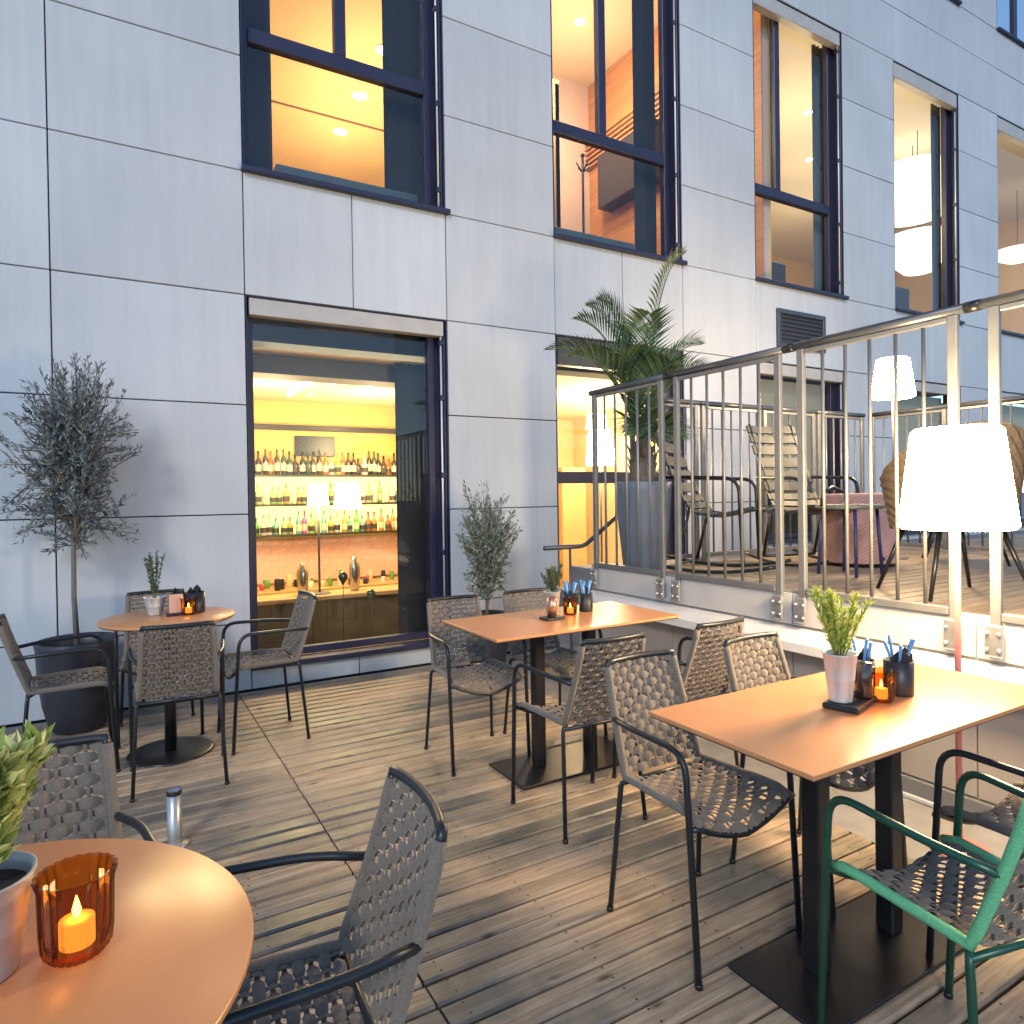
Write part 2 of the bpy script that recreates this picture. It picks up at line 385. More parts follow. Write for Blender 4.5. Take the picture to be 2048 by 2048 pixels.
M_CURT = mat('dark_curtain', (.012, .013, .017), .9, noise=(20, .3), stretch=(3, 1, .05))
M_CURTG = mat('grey_curtain', (.10, .13, .15), .9, noise=(20, .3), stretch=(3, 1, .05))
M_RAILW = mat('guide_rail', (.62, .64, .66), .4, .4)
M_BLIND = mat('roller_blind', (.28, .25, .17), .85, noise=(120, .1))
def window(x0, x1, z0, z1, transom=None, mull=None, lintel=None, lintel_mat=None, sill=True, guide=True, curtain=None, fd=.115, cm=None):
    w = MB()
    fr = .055; ya, yb = YF + fd, YF + fd + .07
    fx0, fx1 = x0 + .012, x1 - .075
    # outer frame as four bars
    w.cbox(fx0, fx0 + fr, ya, yb, z0 + .03, z1 - .01, .004)
    w.cbox(fx1 - fr, fx1, ya, yb, z0 + .03, z1 - .01, .004)
    w.cbox(fx0 + fr, fx1 - fr, ya, yb, z1 - .01 - fr, z1 - .01, .004)
    w.cbox(fx0 + fr, fx1 - fr, ya, yb, z0 + .03, z0 + .03 + fr, .004)
    w.box(fx1 + .001, x1 - .012, ya + .01, yb - .01, z0 + .03, z1 - .01)
    wo = w.build('window', M_FRAME, bld)
    # reveals (dark metal lining of the opening)
    rv = MB()
    rv.box(x0 + .003, x0 + .011, YF + .006, YF + .19, z0, z1); rv.box(x1 - .011, x1 - .003, YF + .006, YF + .19, z0, z1)
    rv.box(x0 + .011, x1 - .011, YF + .006, YF + .19, z1 - .009, z1 - .003)
    rv.build('reveal', M_FRAME, wo)
    if sill:
        MB().cbox(x0 - .01, x1 + .03, YF - .045, YF + .11, z0 - .012, z0 + .028, .005).build('sill', M_FRAME, wo)
    zb, zt = z0 + .03 + fr, z1 - .01 - fr
    if transom:
        MB().cbox(fx0 + fr, fx1 - fr, ya - .004, yb - .004, transom - .055, transom + .055, .004).build('transom', M_FRAME, wo)
    if mull:
        MB().cbox(mull - .045, mull + .045, ya - .008, yb - .008, (transom + .055) if transom else zb, zt, .004).build('mullion', M_FRAME, wo)
    # panes
    cells = []
    if transom:
        cells.append((fx0 + fr, fx1 - fr, zb, transom - .055))
        if mull: cells += [(fx0 + fr, mull - .045, transom + .055, zt), (mull + .045, fx1 - fr, transom + .055, zt)]
        else: cells.append((fx0 + fr, fx1 - fr, transom + .055, zt))
    else: cells.append((fx0 + fr, fx1 - fr, zb, zt))
    for a, b, c, d in cells:
        MB().box(a - .004, b + .004, ya + .03, ya + .036, c - .004, d + .004).build('pane', M_GLASS, wo)
    if lintel:
        MB().cbox(x0 + .03, x1 - .03, YF + .012, YF + .10, z1 - lintel, z1 - .012, .004).build('lintel_box', lintel_mat or M_REVEAL, wo)
    if guide:
        gx = x1 - .05
        gr_ = MB().tube([(gx, YF + .03, z0 + .03), (gx, YF + .03, z1 - (lintel or .02))], .009, 8).build('guide_rail', M_RAILW, wo)
        MB().cbox(gx + .018, gx + .034, YF + .015, YF + .09, z0 + .03, z1 - (lintel or .02), .003).build('guide_channel', M_FRAME, wo)
        for q in (.06, .28, .52, .76, .93):
            z = z0 + (z1 - z0) * q
            MB().cbox(gx - .014, gx + .02, YF + .012, YF + .06, z - .022, z + .022, .004).build('guide_clamp', M_FRAME, wo)
    if curtain:
        for a, b in curtain:
            c = MB(); n = max(6, int((b - a) / .035)); v = []
            for k in range(n + 1):
                xx = a + (b - a) * k / n; v += [(xx, YF + .30 + .03 * (k % 2), z0 + .02), (xx, YF + .30 + .03 * (k % 2), z1)]
            c.add(v, [(2 * k, 2 * k + 2, 2 * k + 3, 2 * k + 1) for k in range(n)], 0, True); c.build('curtain', cm or M_CURT, wo)
    return wo
M_LINDK = mat('lintel_dark', (.05, .048, .05), .5, noise=(8, .15))
window(.825, 2.419, .155, 2.849, lintel=.135, curtain=[(2.06, 2.36), (.84, .89)])
window(.825, 2.419, 3.738, 6.998, transom=4.80, mull=1.585, curtain=[(.84, 1.10), (2.0, 2.37)])
window(3.508, 5.10, .02, 2.849, transom=1.54, lintel=.27, lintel_mat=M_LINDK)
window(3.508, 5.10, 3.738, 6.998, transom=4.83, mull=4.17, curtain=[(4.72, 5.05)])
window(6.205, 7.80, .80, 2.849, lintel=.14, guide=True)
window(6.205, 7.80, 3.738, 6.998, transom=4.84, mull=6.73, lintel=.17, curtain=[(7.63, 7.85)], cm=M_CURTG)
window(8.88, 10.475, .80, 2.849, lintel=.14)
window(8.88, 10.475, 3.738, 6.998, lintel=.20, curtain=[(10.32, 10.6)], cm=M_CURTG)
window(11.57, 13.165, .80, 2.849, lintel=.14)
window(11.57, 13.165, 3.738, 6.998, lintel=.20)
window(8.88, 10.475, 8.27, 10.1, mull=9.7); window(11.57, 13.165, 8.27, 10.1, mull=12.4)

# louvre in the spandrel
vw = MB(); X0, X1, Z0, Z1 = 6.535, 7.39, 3.03, 3.465
vw.cbox(X0, X1, YF - .03, YF + .02, Z1 - .05, Z1, .004); vw.cbox(X0, X1, YF - .03, YF + .02, Z0, Z0 + .05, .004)
vw.cbox(X0, X0 + .05, YF - .03, YF + .02, Z0 + .05, Z1 - .05, .004); vw.cbox(X1 - .05, X1, YF - .03, YF + .02, Z0 + .05, Z1 - .05, .004)
vo_ = vw.build('louvre', M_RAILDK, bld)
for k in range(7):
    z = Z0 + .075 + k * .048; q = MB()
    q.add([(X0 + .05, YF - .022, z - .018), (X1 - .05, YF - .022, z - .018), (X1 - .05, YF - .004, z + .016), (X0 + .05, YF - .004, z + .016),
           (X0 + .05, YF - .018, z - .021), (X1 - .05, YF - .018, z - .021), (X1 - .05, YF - .001, z + .013), (X0 + .05, YF - .001, z + .013)],
          [(0, 1, 2, 3), (7, 6, 5, 4), (0, 4, 5, 1), (3, 2, 6, 7)])
    q.build('louvre_blade', M_RAILDK, vo_)
MB().box(X0 + .05, X1 - .05, YF - .003, YF - .001, Z0 + .05, Z1 - .05).build('louvre_back', M_BACK, vo_)

# ---------------------------------------------------------------- ROOMS BEHIND THE GLASS
def lamp_light(name, kind, loc, energy, col, size=.1, rot=(0, 0, 0), parent=None):
    l = bpy.data.lights.new(name, kind); l.energy = energy; l.color = col
    if kind == 'POINT': l.shadow_soft_size = size
    elif kind == 'AREA': l.shape = 'DISK'; l.size = size
    o = bpy.data.objects.new(name, l); COL.objects.link(o); o.location = loc; o.rotation_euler = rot
    return o
def room(x0, x1, y1, z0, z1, wall, ceil, floor, y0=YF + .205):
    MB().box(x0, x1, y1, y1 + .06, z0, z1).build('room_back_wall', wall, bld)
    MB().box(x0 - .06, x0, y0, y1, z0, z1).build('room_side_wall', wall, bld)
    MB().box(x1, x1 + .06, y0, y1, z0, z1).build('room_side_wall', wall, bld)
    MB().box(x0 - .06, x1 + .06, y0, y1 + .06, z1, z1 + .05).build('room_ceiling', ceil, bld)
    MB().box(x0 - .06, x1 + .06, y0, y1 + .06, z0 - .05, z0).build('room_floor', floor, bld)
WARM = (1, .76, .46)
M_SPOT = emis('downlight_lit', (1, .88, .62), 18)
M_RING = mat('downlight_ring', (.75, .72, .66), .4)
def downlight(x, y, z, e, r=.06, label='', group='', drop=1.2):
    t = thing('downlight', label, 'downlight', (x, y, z), 0, group)
    MB().lathe([(r * .78, -.004), (r, -.010), (r * 1.12, -.002), (r * 1.12, -.0005)], 20).build('trim_ring', M_RING, t)
    MB().lathe([(.0001, -.0035), (r * .78, -.0035)], 20).build('lens', M_SPOT, t)
    if e: lamp_light('downlight_fill', 'POINT', (x, y, z - drop), e, WARM, .15)  # unseen point light added in mid-air below the fixture for even room light

M_BARW = mat('bar_wall_ochre', (.62, .43, .13), .7, noise=(3, .08))
M_BARC = mat('bar_ceiling', (.66, .55, .32), .8, noise=(1.5, .04))
M_FLOORI = mat('interior_floor', (.20, .13, .07), .5, noise=(4, .2))
room(-.3, 3.28, 8.25, .02, 2.52, M_BARW, M_BARC, M_FLOORI)
# bulkhead above the window, inside
MB().box(-.3, 3.28, 5.62, 5.90, 2.37, 2.515).build('bulkhead', mat('bulkhead_brown', (.10, .085, .055), .7), bld)
# back bar: backlit niche, shelves, bottles
M_BACKLIT = emis('backlit_panel', (.97, .86, .24), 1.6)
M_SHELF = mat('shelf_dark', (.03, .022, .015), .4)
M_TILE = mat('bar_tile_coral', (.80, .50, .42), .3, noise=(30, .15))
bb = thing('back_bar', 'backlit yellow back bar wall with three dark bottle shelves', 'bar shelves', (0, 0, 0))
MB().box(.9, 3.26, 8.22, 8.245, .97, 1.64).build('light_panel', M_BACKLIT, bb)
SHZ = [1.645, 1.305, .955]
for z in SHZ: MB().cbox(.9, 3.26, 8.02, 8.215, z - .012, z + .012, .003).build('shelf', M_SHELF, bb)
MB().cbox(.9, 3.26, 8.13, 8.24, 2.18, 2.235, .004).build('valance', M_SHELF, bb)
# coral tiles below the shelves
th_ = .085; tw = .17
tm = MB().cbox(-tw / 2 + .001, tw / 2 - .001, -.006, .006, -th_ / 2 + .001, th_ / 2 - .001, .001).mesh('tile', M_TILE)
for r_ in range(6):
    for c_ in range(14):
        obj('tile', tm, bb, (.95 + c_ * tw + (tw / 2 if r_ % 2 else 0), 8.23, .40 + r_ * th_ + th_ / 2))
tag(MB().cbox(1.83, 2.30, 8.215, 8.243, 1.88, 2.12, .004).build('wall_picture', mat('picture_black', (.012, .012, .012), .35, noise=(40, .9))), 'dark unframed picture on ochre wall above the top bottle row', 'picture')
# counters
M_COUNTER = mat('counter_wood', (.52, .33, .14), .4, noise=(5, .12), stretch=(1, 8, 8))
M_COUNTF = mat('counter_front', (.10, .075, .03), .45, noise=(6, .2))
bc = thing('back_counter', 'narrow wooden work counter under the coral bar tiles', 'counter', (0, 0, 0))
MB().cbox(.9, 3.26, 7.62, 8.2, .335, .375, .004).build('counter_top', M_COUNTER, bc)
MB().box(.92, 3.24, 7.70, 8.2, .022, .334).build('cabinet', M_COUNTF, bc)
fc = thing('front_counter', 'dark olive bar counter with pale wooden top facing window', 'counter', (0, 0, 0))
MB().cbox(.6, 2.95, 6.35, 6.72, .43, .47, .004).build('counter_top', M_COUNTER, fc)
MB().cbox(.6, 2.9, 6.42, 6.66, .022, .429, .004).build('counter_front', M_COUNTF, fc)
# bottles
def bottle_mesh(h, r, neck, shoulder, name):
    nr = r * .32; z1 = h * shoulder
    return [(r * .9, 0), (r, h * .02), (r, z1), (r * .75, z1 + h * .07), (nr * 1.15, z1 + h * .16), (nr, h * .93), (nr * 1.25, h * .935), (nr * 1.25, h), (.0005, h)]
BSH = [bottle_mesh(.27, .034, .3, .55, 'a'), bottle_mesh(.24, .040, .3, .50, 'b'), bottle_mesh(.29, .030, .3, .60, 'c'), bottle_mesh(.20, .038, .3, .52, 'd')]
BCOL = {'dark brown': (.04, .018, .006), 'black': (.01, .01, .012), 'amber': (.34, .12, .02), 'dark green': (.02, .05, .02), 'clear': (.62, .60, .48), 'pale green': (.30, .52, .18),
        'teal': (.16, .40, .38), 'bright green': (.16, .48, .05), 'orange': (.62, .26, .05), 'pink': (.66, .10, .34), 'golden': (.55, .36, .07)}
BM = {}
def bottle(kind, col, x, y, z, row):
    key = (kind, col)
    if key not in BM:
        pr = BSH[kind]; b = MB(); b.lathe(pr, 12, capb=True)
        zl = pr[2][1]; b.lathe([(pr[1][0] * 1.02, zl * .25), (pr[1][0] * 1.02, zl * .75)], 12, mi=1)
        BM[key] = b.mesh('bottle', [mat('bottle_' + col.replace(' ', '_'), BCOL[col], .12, coat=.5), mat('bottle_label_' + ('dark' if kind % 2 else 'pale'), (.05, .04, .03) if kind % 2 else (.62, .56, .42), .7)])
    o = obj('bottle', BM[key], None, (x, y, z), None, (0, 0, rnd.uniform(0, 6)))
    tag(o, f'{col} glass bottle standing on the {row} shelf of the back bar', 'bottle', f'{col} bottles on the {row} bar shelf')
x = .98
while x < 3.2:
    bottle(rnd.choice([0, 0, 1, 2, 3]), rnd.choice(['dark brown', 'dark brown', 'black', 'black', 'amber', 'dark green', 'golden', 'clear']), x, 8.10 + rnd.uniform(-.03, .05), SHZ[0] + .0125, 'top'); x += rnd.uniform(.060, .074)
x = 1.0
while x < 3.2:
    bottle(rnd.choice([1, 3, 3, 0]), rnd.choice(['clear', 'clear', 'golden', 'pale green', 'teal' if x > 2.3 else 'golden', 'bright green' if x > 2.2 else 'dark green']), x, 8.09 + rnd.uniform(-.03, .05), SHZ[1] + .0125, 'middle'); x += rnd.uniform(.066, .088)
x = 1.0
while x < 3.2:
    bottle(rnd.choice([0, 1, 3]), rnd.choice(['orange', 'orange', 'amber'] if x > 2.6 else ['clear', 'golden', 'bright green', 'teal', 'pale green', 'golden', 'pink' if 1.7 < x < 2.1 else 'clear']), x, 8.09 + rnd.uniform(-.03, .05), SHZ[2] + .0125, 'lowest'); x += rnd.uniform(.066, .086)
# clutter on the back counter
def tin(x, y, z, h, r, col, label, cat='canister'):
    b = MB().lathe([(r * .96, 0), (r, .006), (r, h * .9), (r * .85, h * .96), (r * .85, h), (.0005, h)], 14, capb=True)
    o = b.build('canister', mat('canister_' + col[0], col[1], .35), None, (x, y, z)); tag(o, label, cat, 'canisters on the back counter'); return o
PAL = [('white', (.7, .66, .6)), ('red', (.45, .06, .05)), ('black', (.015, .015, .015)), ('green', (.12, .3, .06)), ('cream', (.66, .52, .3))]
x = 1.1
while x < 3.15:
    c = rnd.choice(PAL); tin(x, 7.78 + rnd.uniform(-.08, .25), .3755, rnd.uniform(.06, .17), rnd.uniform(.018, .04), c, f'small {c[0]} canister on the wooden back counter'); x += rnd.uniform(.055, .11)
for x, hh, lb in ((1.83, .30, 'tall grey steel cocktail shaker left of the bar lamp'), (2.44, .33, 'tall grey steel cocktail shaker right of the bar lamp')):
    o = MB().lathe([(.036, 0), (.045, .01), (.056, hh * .66), (.046, hh * .80), (.026, hh * .86), (.026, hh), (.0005, hh)], 16, capb=True).build('cocktail_shaker', mat('shaker_steel', (.45, .44, .42), .25, .9), None, (x * .82, 6.53, .471)); tag(o, lb, 'cocktail shaker')

def floor_lamp(name, label, x, y, z0, zb, zt, rb, rtp, pole_mat, light=None, base=True):
    t = thing(name, label, 'lamp', (x, y, z0))
    n = 28; prof = [(rb * .97, zb - .008), (rb, zb), (rb, zb + .006)]
    prof = [(rb - .012, zb - .006), (rb, zb + .006), (rtp, zt - .012), (rtp - .014, zt)]
    MB().lathe([(r, z - z0) for r, z in prof] + [(.0005, zt - z0)], n).build('lamp_shade', M_SHADE, t)
    MB().tube([(0, 0, 0.012), (0, 0, zt - z0 - .03)], .011, 10).build('pole', pole_mat, t)
    if base: MB().lathe([(.0005, .014), (.10, .012), (.105, .006), (.105, 0), (.0005, 0)], 24).build('base', pole_mat, t)
    return t
floor_lamp('table_lamp', 'small white shaded lamp standing on the bar counter', 1.66, 6.53, .471, 1.315, 1.515, .098, .075, M_POLEW, base=True)
# three drop finials on rods behind the glass
M_DROP = mat('smoked_glass_drop', (.05, .06, .045), .12, .3, coat=.6)
for x, z, lb in ((1.704, .69, 'tallest smoked glass drop on thin rod behind the bar window'), (1.437, .515, 'smoked glass drop on rod beside the woven chair, behind bar window'), (1.954, .515, 'smoked glass drop on rod near the dark curtain in bar window')):
    t = thing('rod_ornament', lb, 'ornament', (x, 5.9, .02))
    MB().tube([(0, 0, 0), (0, 0, z - .06)], .004, 6).build('rod', M_BLACK, t)
    MB().lathe([(.003, -.075), (.012, -.06), (.034, -.025), (.043, 0), (.036, .025), (.018, .042), (.0005, .046)], 16, (0, 0, z - .02)).build('glass_drop', M_DROP, t)
# ceiling track and spots of the bar
tag(MB().cbox(1.61, 1.66, 5.95, 7.6, 2.492, 2.505, .003).build('light_strip', emis('light_strip_lit', (1, .9, .66), 7)), 'thin lit linear lamp running along the bar ceiling', 'light strip')
for x, y in ((1.86, 7.6), (1.87, 6.75), (1.88, 6.1), (2.25, 6.75)):
    downlight(x, y, 2.519, 0, .045, 'small round ceiling downlight in the bar', 'bar ceiling downlights')
for x, y, e in ((1.3, 6.9, 55), (2.5, 7.2, 55)): lamp_light('bar_light', 'POINT', (x, y, 2.0), e, (1, .76, .40), .2)

# upper room behind the left window
M_GOLDC = mat('amber_ceiling', (.64, .44, .19), .7, noise=(2, .05))
M_GOLDW = mat('amber_wall', (.60, .43, .21), .7, noise=(2, .06))
room(.2, 4.9, 11.5, 3.6, 6.6, M_GOLDW, M_GOLDC, M_FLOORI, y0=7.2)
MB().box(.14, 3.40, YF + .205, 7.2, 6.6, 6.65).build('room_ceiling', M_GOLDC, bld); MB().box(.14, 3.40, YF + .205, 7.2, 3.55, 3.6).build('room_floor', M_FLOORI, bld)
MB().box(.14, .2, YF + .205, 7.2, 3.6, 6.6).build('room_side_wall', M_GOLDW, bld); MB().box(3.36, 3.40, YF + .205, 7.24, 3.6, 6.6).build('room_side_wall', M_GOLDW, bld)
MB().box(3.40, 4.96, 7.2, 7.24, 3.6, 6.6).build('room_side_wall', M_GOLDW, bld)
tag(MB().box(.2, 4.9, 9.29, 9.32, 6.585, 6.599).build('ceiling_joint', mat('ceiling_joint_brown', (.2, .1, .03), .8)), 'thin dark joint across the amber ceiling', 'ceiling joint')
for x, y in ((2.83, 8.65), (2.85, 9.63), (2.80, 7.63)): downlight(x, y, 6.599, 55, .10, 'round downlight glowing in the amber upper room ceiling', 'upper room downlights')
tag(MB().cbox(1.12, 2.30, 5.50, 5.60, 3.62, 3.985, .006).build('window_bench', mat('bench_slate', (.07, .10, .11), .5, noise=(10, .1))), 'slate grey bench back behind the amber upper window', 'bench')

# room behind the second upper window: timber wall, black hood, coat stand
M_TIMB = mat('timber_wall', (.42, .20, .085), .5, noise=(4, .2), stretch=(1, .3, 6))
M_PINK = mat('plaster_rose', (.52, .40, .40), .8, noise=(2, .05))
M_TANC = mat('ceiling_tan', (.55, .42, .30), .8)
room(3.46, 6.6, 8.75, 3.6, 7.85, M_PINK, M_TANC, M_FLOORI)
MB().box(6.585, 6.599, YF + .21, 8.74, 3.6, 7.84).build('timber_lining', M_TIMB, bld)
sl_ = thing('slat_shelf', 'stack of thin timber slats on the timber wall upstairs', 'slat shelf', (0, 0, 0))
for k in range(6): MB().cbox(6.50, 6.583, 6.4, 8.74, 6.50 + k * .075, 6.53 + k * .075, .003).build('slat', M_TIMB, sl_)
tag(MB().cbox(6.34, 6.583, 7.0, 8.22, 5.66, 6.46, .01).build('wall_hood', mat('hood_black', (.012, .013, .018), .25, coat=.3)), 'glossy black box mounted on the timber wall upstairs', 'hood')
cs = thing('coat_stand', 'thin dark coat stand with knobs behind the second upper window', 'coat stand', (4.58, 6.2, 3.6))
MB().tube([(0, 0, 0), (0, 0, 1.55)], .014, 8).build('pole', M_BLACK, cs)
for a in range(4): MB().tube([(0, 0, 1.38), (.09 * math.cos(a * 1.57), .09 * math.sin(a * 1.57), 1.47)], .008, 6).build('arm', M_BLACK, cs)
MB().lathe([(.0005, -.03), (.028, 0), (.0005, .03)], 12, (0, 0, 1.57)).build('knob', M_BLACK, cs)
MB().lathe([(.0005, .012), (.15, .01), (.15, 0), (.0005, 0)], 20).build('base', M_BLACK, cs)
tag(MB().cbox(3.62, 4.72, 5.50, 5.58, 3.62, 3.98, .006).build('window_bench', MATS['bench_slate']), 'slate grey bench back behind the second upper window', 'bench')
for x, y in ((4.6, 6.6), (5.6, 7.6)): downlight(x, y, 7.849, 75, .08, 'round downlight above the timber walled room', 'timber room downlights')

# long dining room behind the right-hand upper windows
M_CREAM = mat('cream_wall', (.66, .55, .40), .8, noise=(2, .04))
room(6.72, 16.5, 11.0, 3.6, 7.05, M_GOLDW, mat('cream_ceiling', (.68, .62, .52), .85, noise=(1, .04)), M_FLOORI)
M_SHADE2 = emis('pendant_lit', (1, .84, .58), 2.0)
def pendant(name, label, x, y, z, prof, ceil=7.05, m_=None):
    t = thing(name, label, 'pendant lamp', (x, y, z))
    MB().lathe(prof, 28).build('shade', m_ or M_SHADE2, t)
    MB().tube([(0, 0, max(p[1] for p in prof)), (0, 0, ceil - z)], .006, 6).build('cord', M_BLACK, t)
    lamp_light('pendant_glow', 'POINT', (x, y, z + min(p[1] for p in prof) - .25), 26, (1, .80, .52), .2)
pendant('drum_pendant', 'big white drum pendant lamp behind the third upper window', 11.45, 6.4, 5.9, [(.0005, 0), (.50, .0), (.58, .07), (.54, .70), (.47, .78), (.0005, .78)])
pendant('shell_pendant', 'wide shallow shell pendant lamp hanging below the white drum', 11.05, 6.1, 4.82, [(.0005, .0), (.22, .01), (.52, .30), (.58, .5), (.50, .54), (.0005, .60)])
pendant('bowl_pendant', 'shallow bowl pendant lamp behind the farthest upper window', 14.95, 6.4, 5.7, [(.0005, .0), (.18, .01), (.40, .12), (.42, .2), (.0005, .26)])
pendant('globe_pendant', 'round globe lamp at the edge of the mullioned window', 7.60, 6.4, 5.85, [(.0005, 0)] + [(.17 * math.sin(a * PI / 8), .17 - .17 * math.cos(a * PI / 8)) for a in range(1, 8)] + [(.0005, .34)])
for x, y in ((9.06, 6.6), (10.35, 7.53), (11.88, 8.63), (8.72, 6.19)): downlight(x, y, 7.049, 28, .07, 'round downlight in the dining room ceiling', 'dining room downlights')
t = thing('sofa', 'dark grey sofa with mustard cushion behind the mullioned upper window', 'sofa', (7.45, 5.95, 3.6))
MB().cbox(-.55, .65, -.15, .45, 0, .42, .03).build('seat', mat('sofa_grey', (.06, .065, .075), .9, noise=(30, .15)), t)
MB().cbox(-.55, .65, .30, .48, .42, .95, .04).build('backrest', MATS['sofa_grey'], t)
MB().cbox(-.30, -.02, .12, .24, .43, .72, .04).build('cushion', mat('cushion_mustard', (.62, .36, .04), .9), t)
t = thing('sideboard', 'dark sideboard with brown vase behind the third upper window', 'sideboard', (9.9, 5.9, 3.6))
MB().cbox(-.75, .2, -.2, .2, 0, .72, .02).build('cabinet', MATS['sofa_grey'], t)
MB().lathe([(.05, .72), (.10, .80), (.11, .92), (.05, 1.02), (.065, 1.06), (.0005, 1.05)], 18, (-.35, 0, 0)).build('vase', mat('vase_brown', (.30, .16, .06), .5), t)
# low rooms behind the terrace windows (blinds drawn) and the terrace door room
room(3.36, 6.1, 8.6, .02, 2.52, mat('lounge_wall', (.64, .52, .32), .75, noise=(2, .06)), M_BARC, M_FLOORI)
for x, y in ((4.6, 6.2), (5.6, 7.2)): downlight(x, y, 2.519, 30, .05, 'small round ceiling downlight behind the terrace door', 'lounge downlights', .5)
tag(MB().cbox(5.2, 5.6, 7.6, 8.0, .02, 1.75, .01).build('cupboard', mat('cupboard_oak', (.55, .36, .17), .5)), 'tall light oak cupboard behind the terrace door', 'cupboard')
floor_lamp('lounge_lamp', 'white shaded floor lamp glowing behind the terrace door glass', 4.85, 6.3, .02, 1.72, 2.12, .17, .13, M_POLEW)
for x0, x1 in ((6.3, 7.72), (8.98, 10.4), (11.66, 13.1)):
    tag(MB().box(x0, x1, YF + .235, YF + .24, 1.5, 2.70).build('roller_blind', M_BLIND), {6.3: 'olive roller blind behind the window under the louvre', 8.98: 'olive roller blind in the low window behind the tall lamp', 11.66: 'olive roller blind in the last low window'}[x0], 'blind')
MB().box(6.2, 15.5, 6.6, 6.66, .6, 2.9).build('room_back_wall', mat('dim_wall', (.16, .14, .10), .8), bld)

# ================================================================ TERRACE
XR = 3.064; TZ = .80
ter = MB().box(3.10, 15.0, -1.2, 4.16, .02, TZ - .03).build('terrace', M_BACK, kind='structure')
yy = 4.15 - .05; k = 0
ptm = plank_mesh(6.2, .092, .028).mesh('plank', M_TDECK)
while yy > .3:
    obj('plank', ptm, ter, (3.10 + 3.1, yy, TZ + rnd.uniform(-.001, .001))); yy -= .0985
# retaining wall with metal fascia and flashing
tw_ = thing('terrace_wall', 'pale metal clad retaining wall below the terrace railing', 'wall', (0, 0, 0))
MB().box(XR + .012, 3.10, -1.2, 4.12, .02, .87 - .02).build('core', mat('wall_render', (.30, .28, .25), .8, noise=(4, .1)), tw_)
ys = [4.10, 3.262, 2.36, 1.472, .6, -.3, -1.2]
for a, b in zip(ys[1:], ys[:-1]):
    MB().cbox(XR, XR + .011, a + .003, b - .003, .675, .838, .002).build('fascia_panel', M_FASCIA, tw_)
fl = MB(); pr = [(XR + .010, .660), (XR - .05, .640), (XR - .085, .60), (XR - .088, .555), (XR - .03, .535), (XR + .010, .535)]
n = len(pr); v = [(px, yv, pz) for yv in (-1.2, 4.10) for px, pz in pr]
fl.add(v, [tuple(range(n)), tuple(reversed(range(n, 2 * n)))] + [(i, n + i, n + (i + 1) % n, (i + 1) % n) for i in range(n)]); fl.build('flashing', mat('flashing_white', (.64, .64, .63), .38, .2, noise=(5, .06)), tw_)
for a, b in zip(ys[1:], ys[:-1]):
    MB().cbox(XR + .002, XR + .011, a + .003, b - .003, .09, .53, .002).build('cladding_panel', mat('cladding_taupe', (.33, .29, .25), .6, noise=(4, .08)), tw_)
MB().cbox(XR - .012, XR + .011, -1.2, 4.10, .0, .082, .003).build('skirting', mat('skirting_grey', (.15, .15, .15), .7), tw_)
MB().cbox(XR - .03, XR - .013, -1.2, 4.10, -.006, .014, .003).build('drain_strip', M_RAILW, tw_)
# end face of the terrace towards the stairs
MB().box(3.07, 15., 4.105, 4.118, .02, TZ).build('end_cladding', MATS['cladding_taupe'], tw_)
# stairs between terrace and facade
st = thing('stairs', 'grey concrete stairs rising beside the terrace to the door', 'stairs', (0, 0, 0))
for k in range(4): MB().cbox(2.95 + k * .22, 2.95 + (k + 1) * .22 - .002, 4.20, 5.16, -.1, .18 * (k + 1), .006).build('step', M_CONC, st)
MB().cbox(3.83, 15., 4.20, 5.16, -.1, .72, .006).build('landing', M_CONC, st)
hr = thing('stair_handrail', 'short dark tube handrail at the foot of the stairs', 'handrail', (0, 0, 0))
MB().tube(round_path([(2.70, 4.19, .985), (3.06, 4.19, .985), (3.6, 4.19, 1.35)], .05), .017, 10).build('handrail', M_RAILDK, hr)
MB().tube([(2.93, 4.19, -.01), (2.93, 4.19, .97)], .010, 8).build('post', M_RAILDK, hr)

HZ = 2.125
def railing(label, p0, p1, nb, group, dark=.5, zb=.855, ext0=.05, ext1=.05):
    p0, p1 = Vector((*p0, 0)), Vector((*p1, 0)); d = (p1 - p0).normalized(); L = (p1 - p0).length; a = math.atan2(d.y, d.x)
    t = thing('railing', label, 'railing', (*p0[:2], 0), a, group)
    MB().tube([(-ext0, 0, HZ), (L + ext1, 0, HZ)], .0215, 14).build('handrail', M_RAILDK, t)
    MB().cbox(.022, L - .022, -.012, .012, HZ - .045, HZ - .022, .003).build('top_flat', M_METAL, t)
    MB().cbox(.022, L - .022, -.016, .016, zb - .018, zb + .018, .004).build('bottom_rail', M_METAL, t)
    for x in (0, L):
        MB().cbox(x - .020, x + .020, -.014, .014, .70, HZ - .018, .004).build('post', M_METAL, t)
        br = MB().cbox(x - .034, x + .034, -.034, -.0145, .695, .825, .006); br.cbox(x - .030, x + .030, .0145, .030, .71, .80, .004)
        bo = br.build('bracket', M_ZINC, t)
        for dx, dz in ((-.022, .79), (.022, .79), (-.022, .725), (.022, .725)):
            bt = MB().lathe([(.0085, 0), (.0085, .007), (.004, .011), (.0005, .0115)], 8)
            bt.v = [(x + dx + vx, -.034 - vz, dz + vy) for vx, vy, vz in bt.v]; bt.build('bolt', M_ZINC, bo)
    for k in range(nb):
        x = L * (k + 1) / (nb + 1)
        MB().tube([(x, 0, zb + .017), (x, 0, HZ - .043)], .0085, 8).build('baluster', M_METAL, t)
    return t
GR = 'terrace railing sections'
railing('terrace railing section beside the blue palm planter', (XR, 4.043), (XR, 3.333), 5, GR)
railing('terrace railing section in front of the slatted rocking chairs', (XR, 3.192), (XR, 2.43), 5, GR)
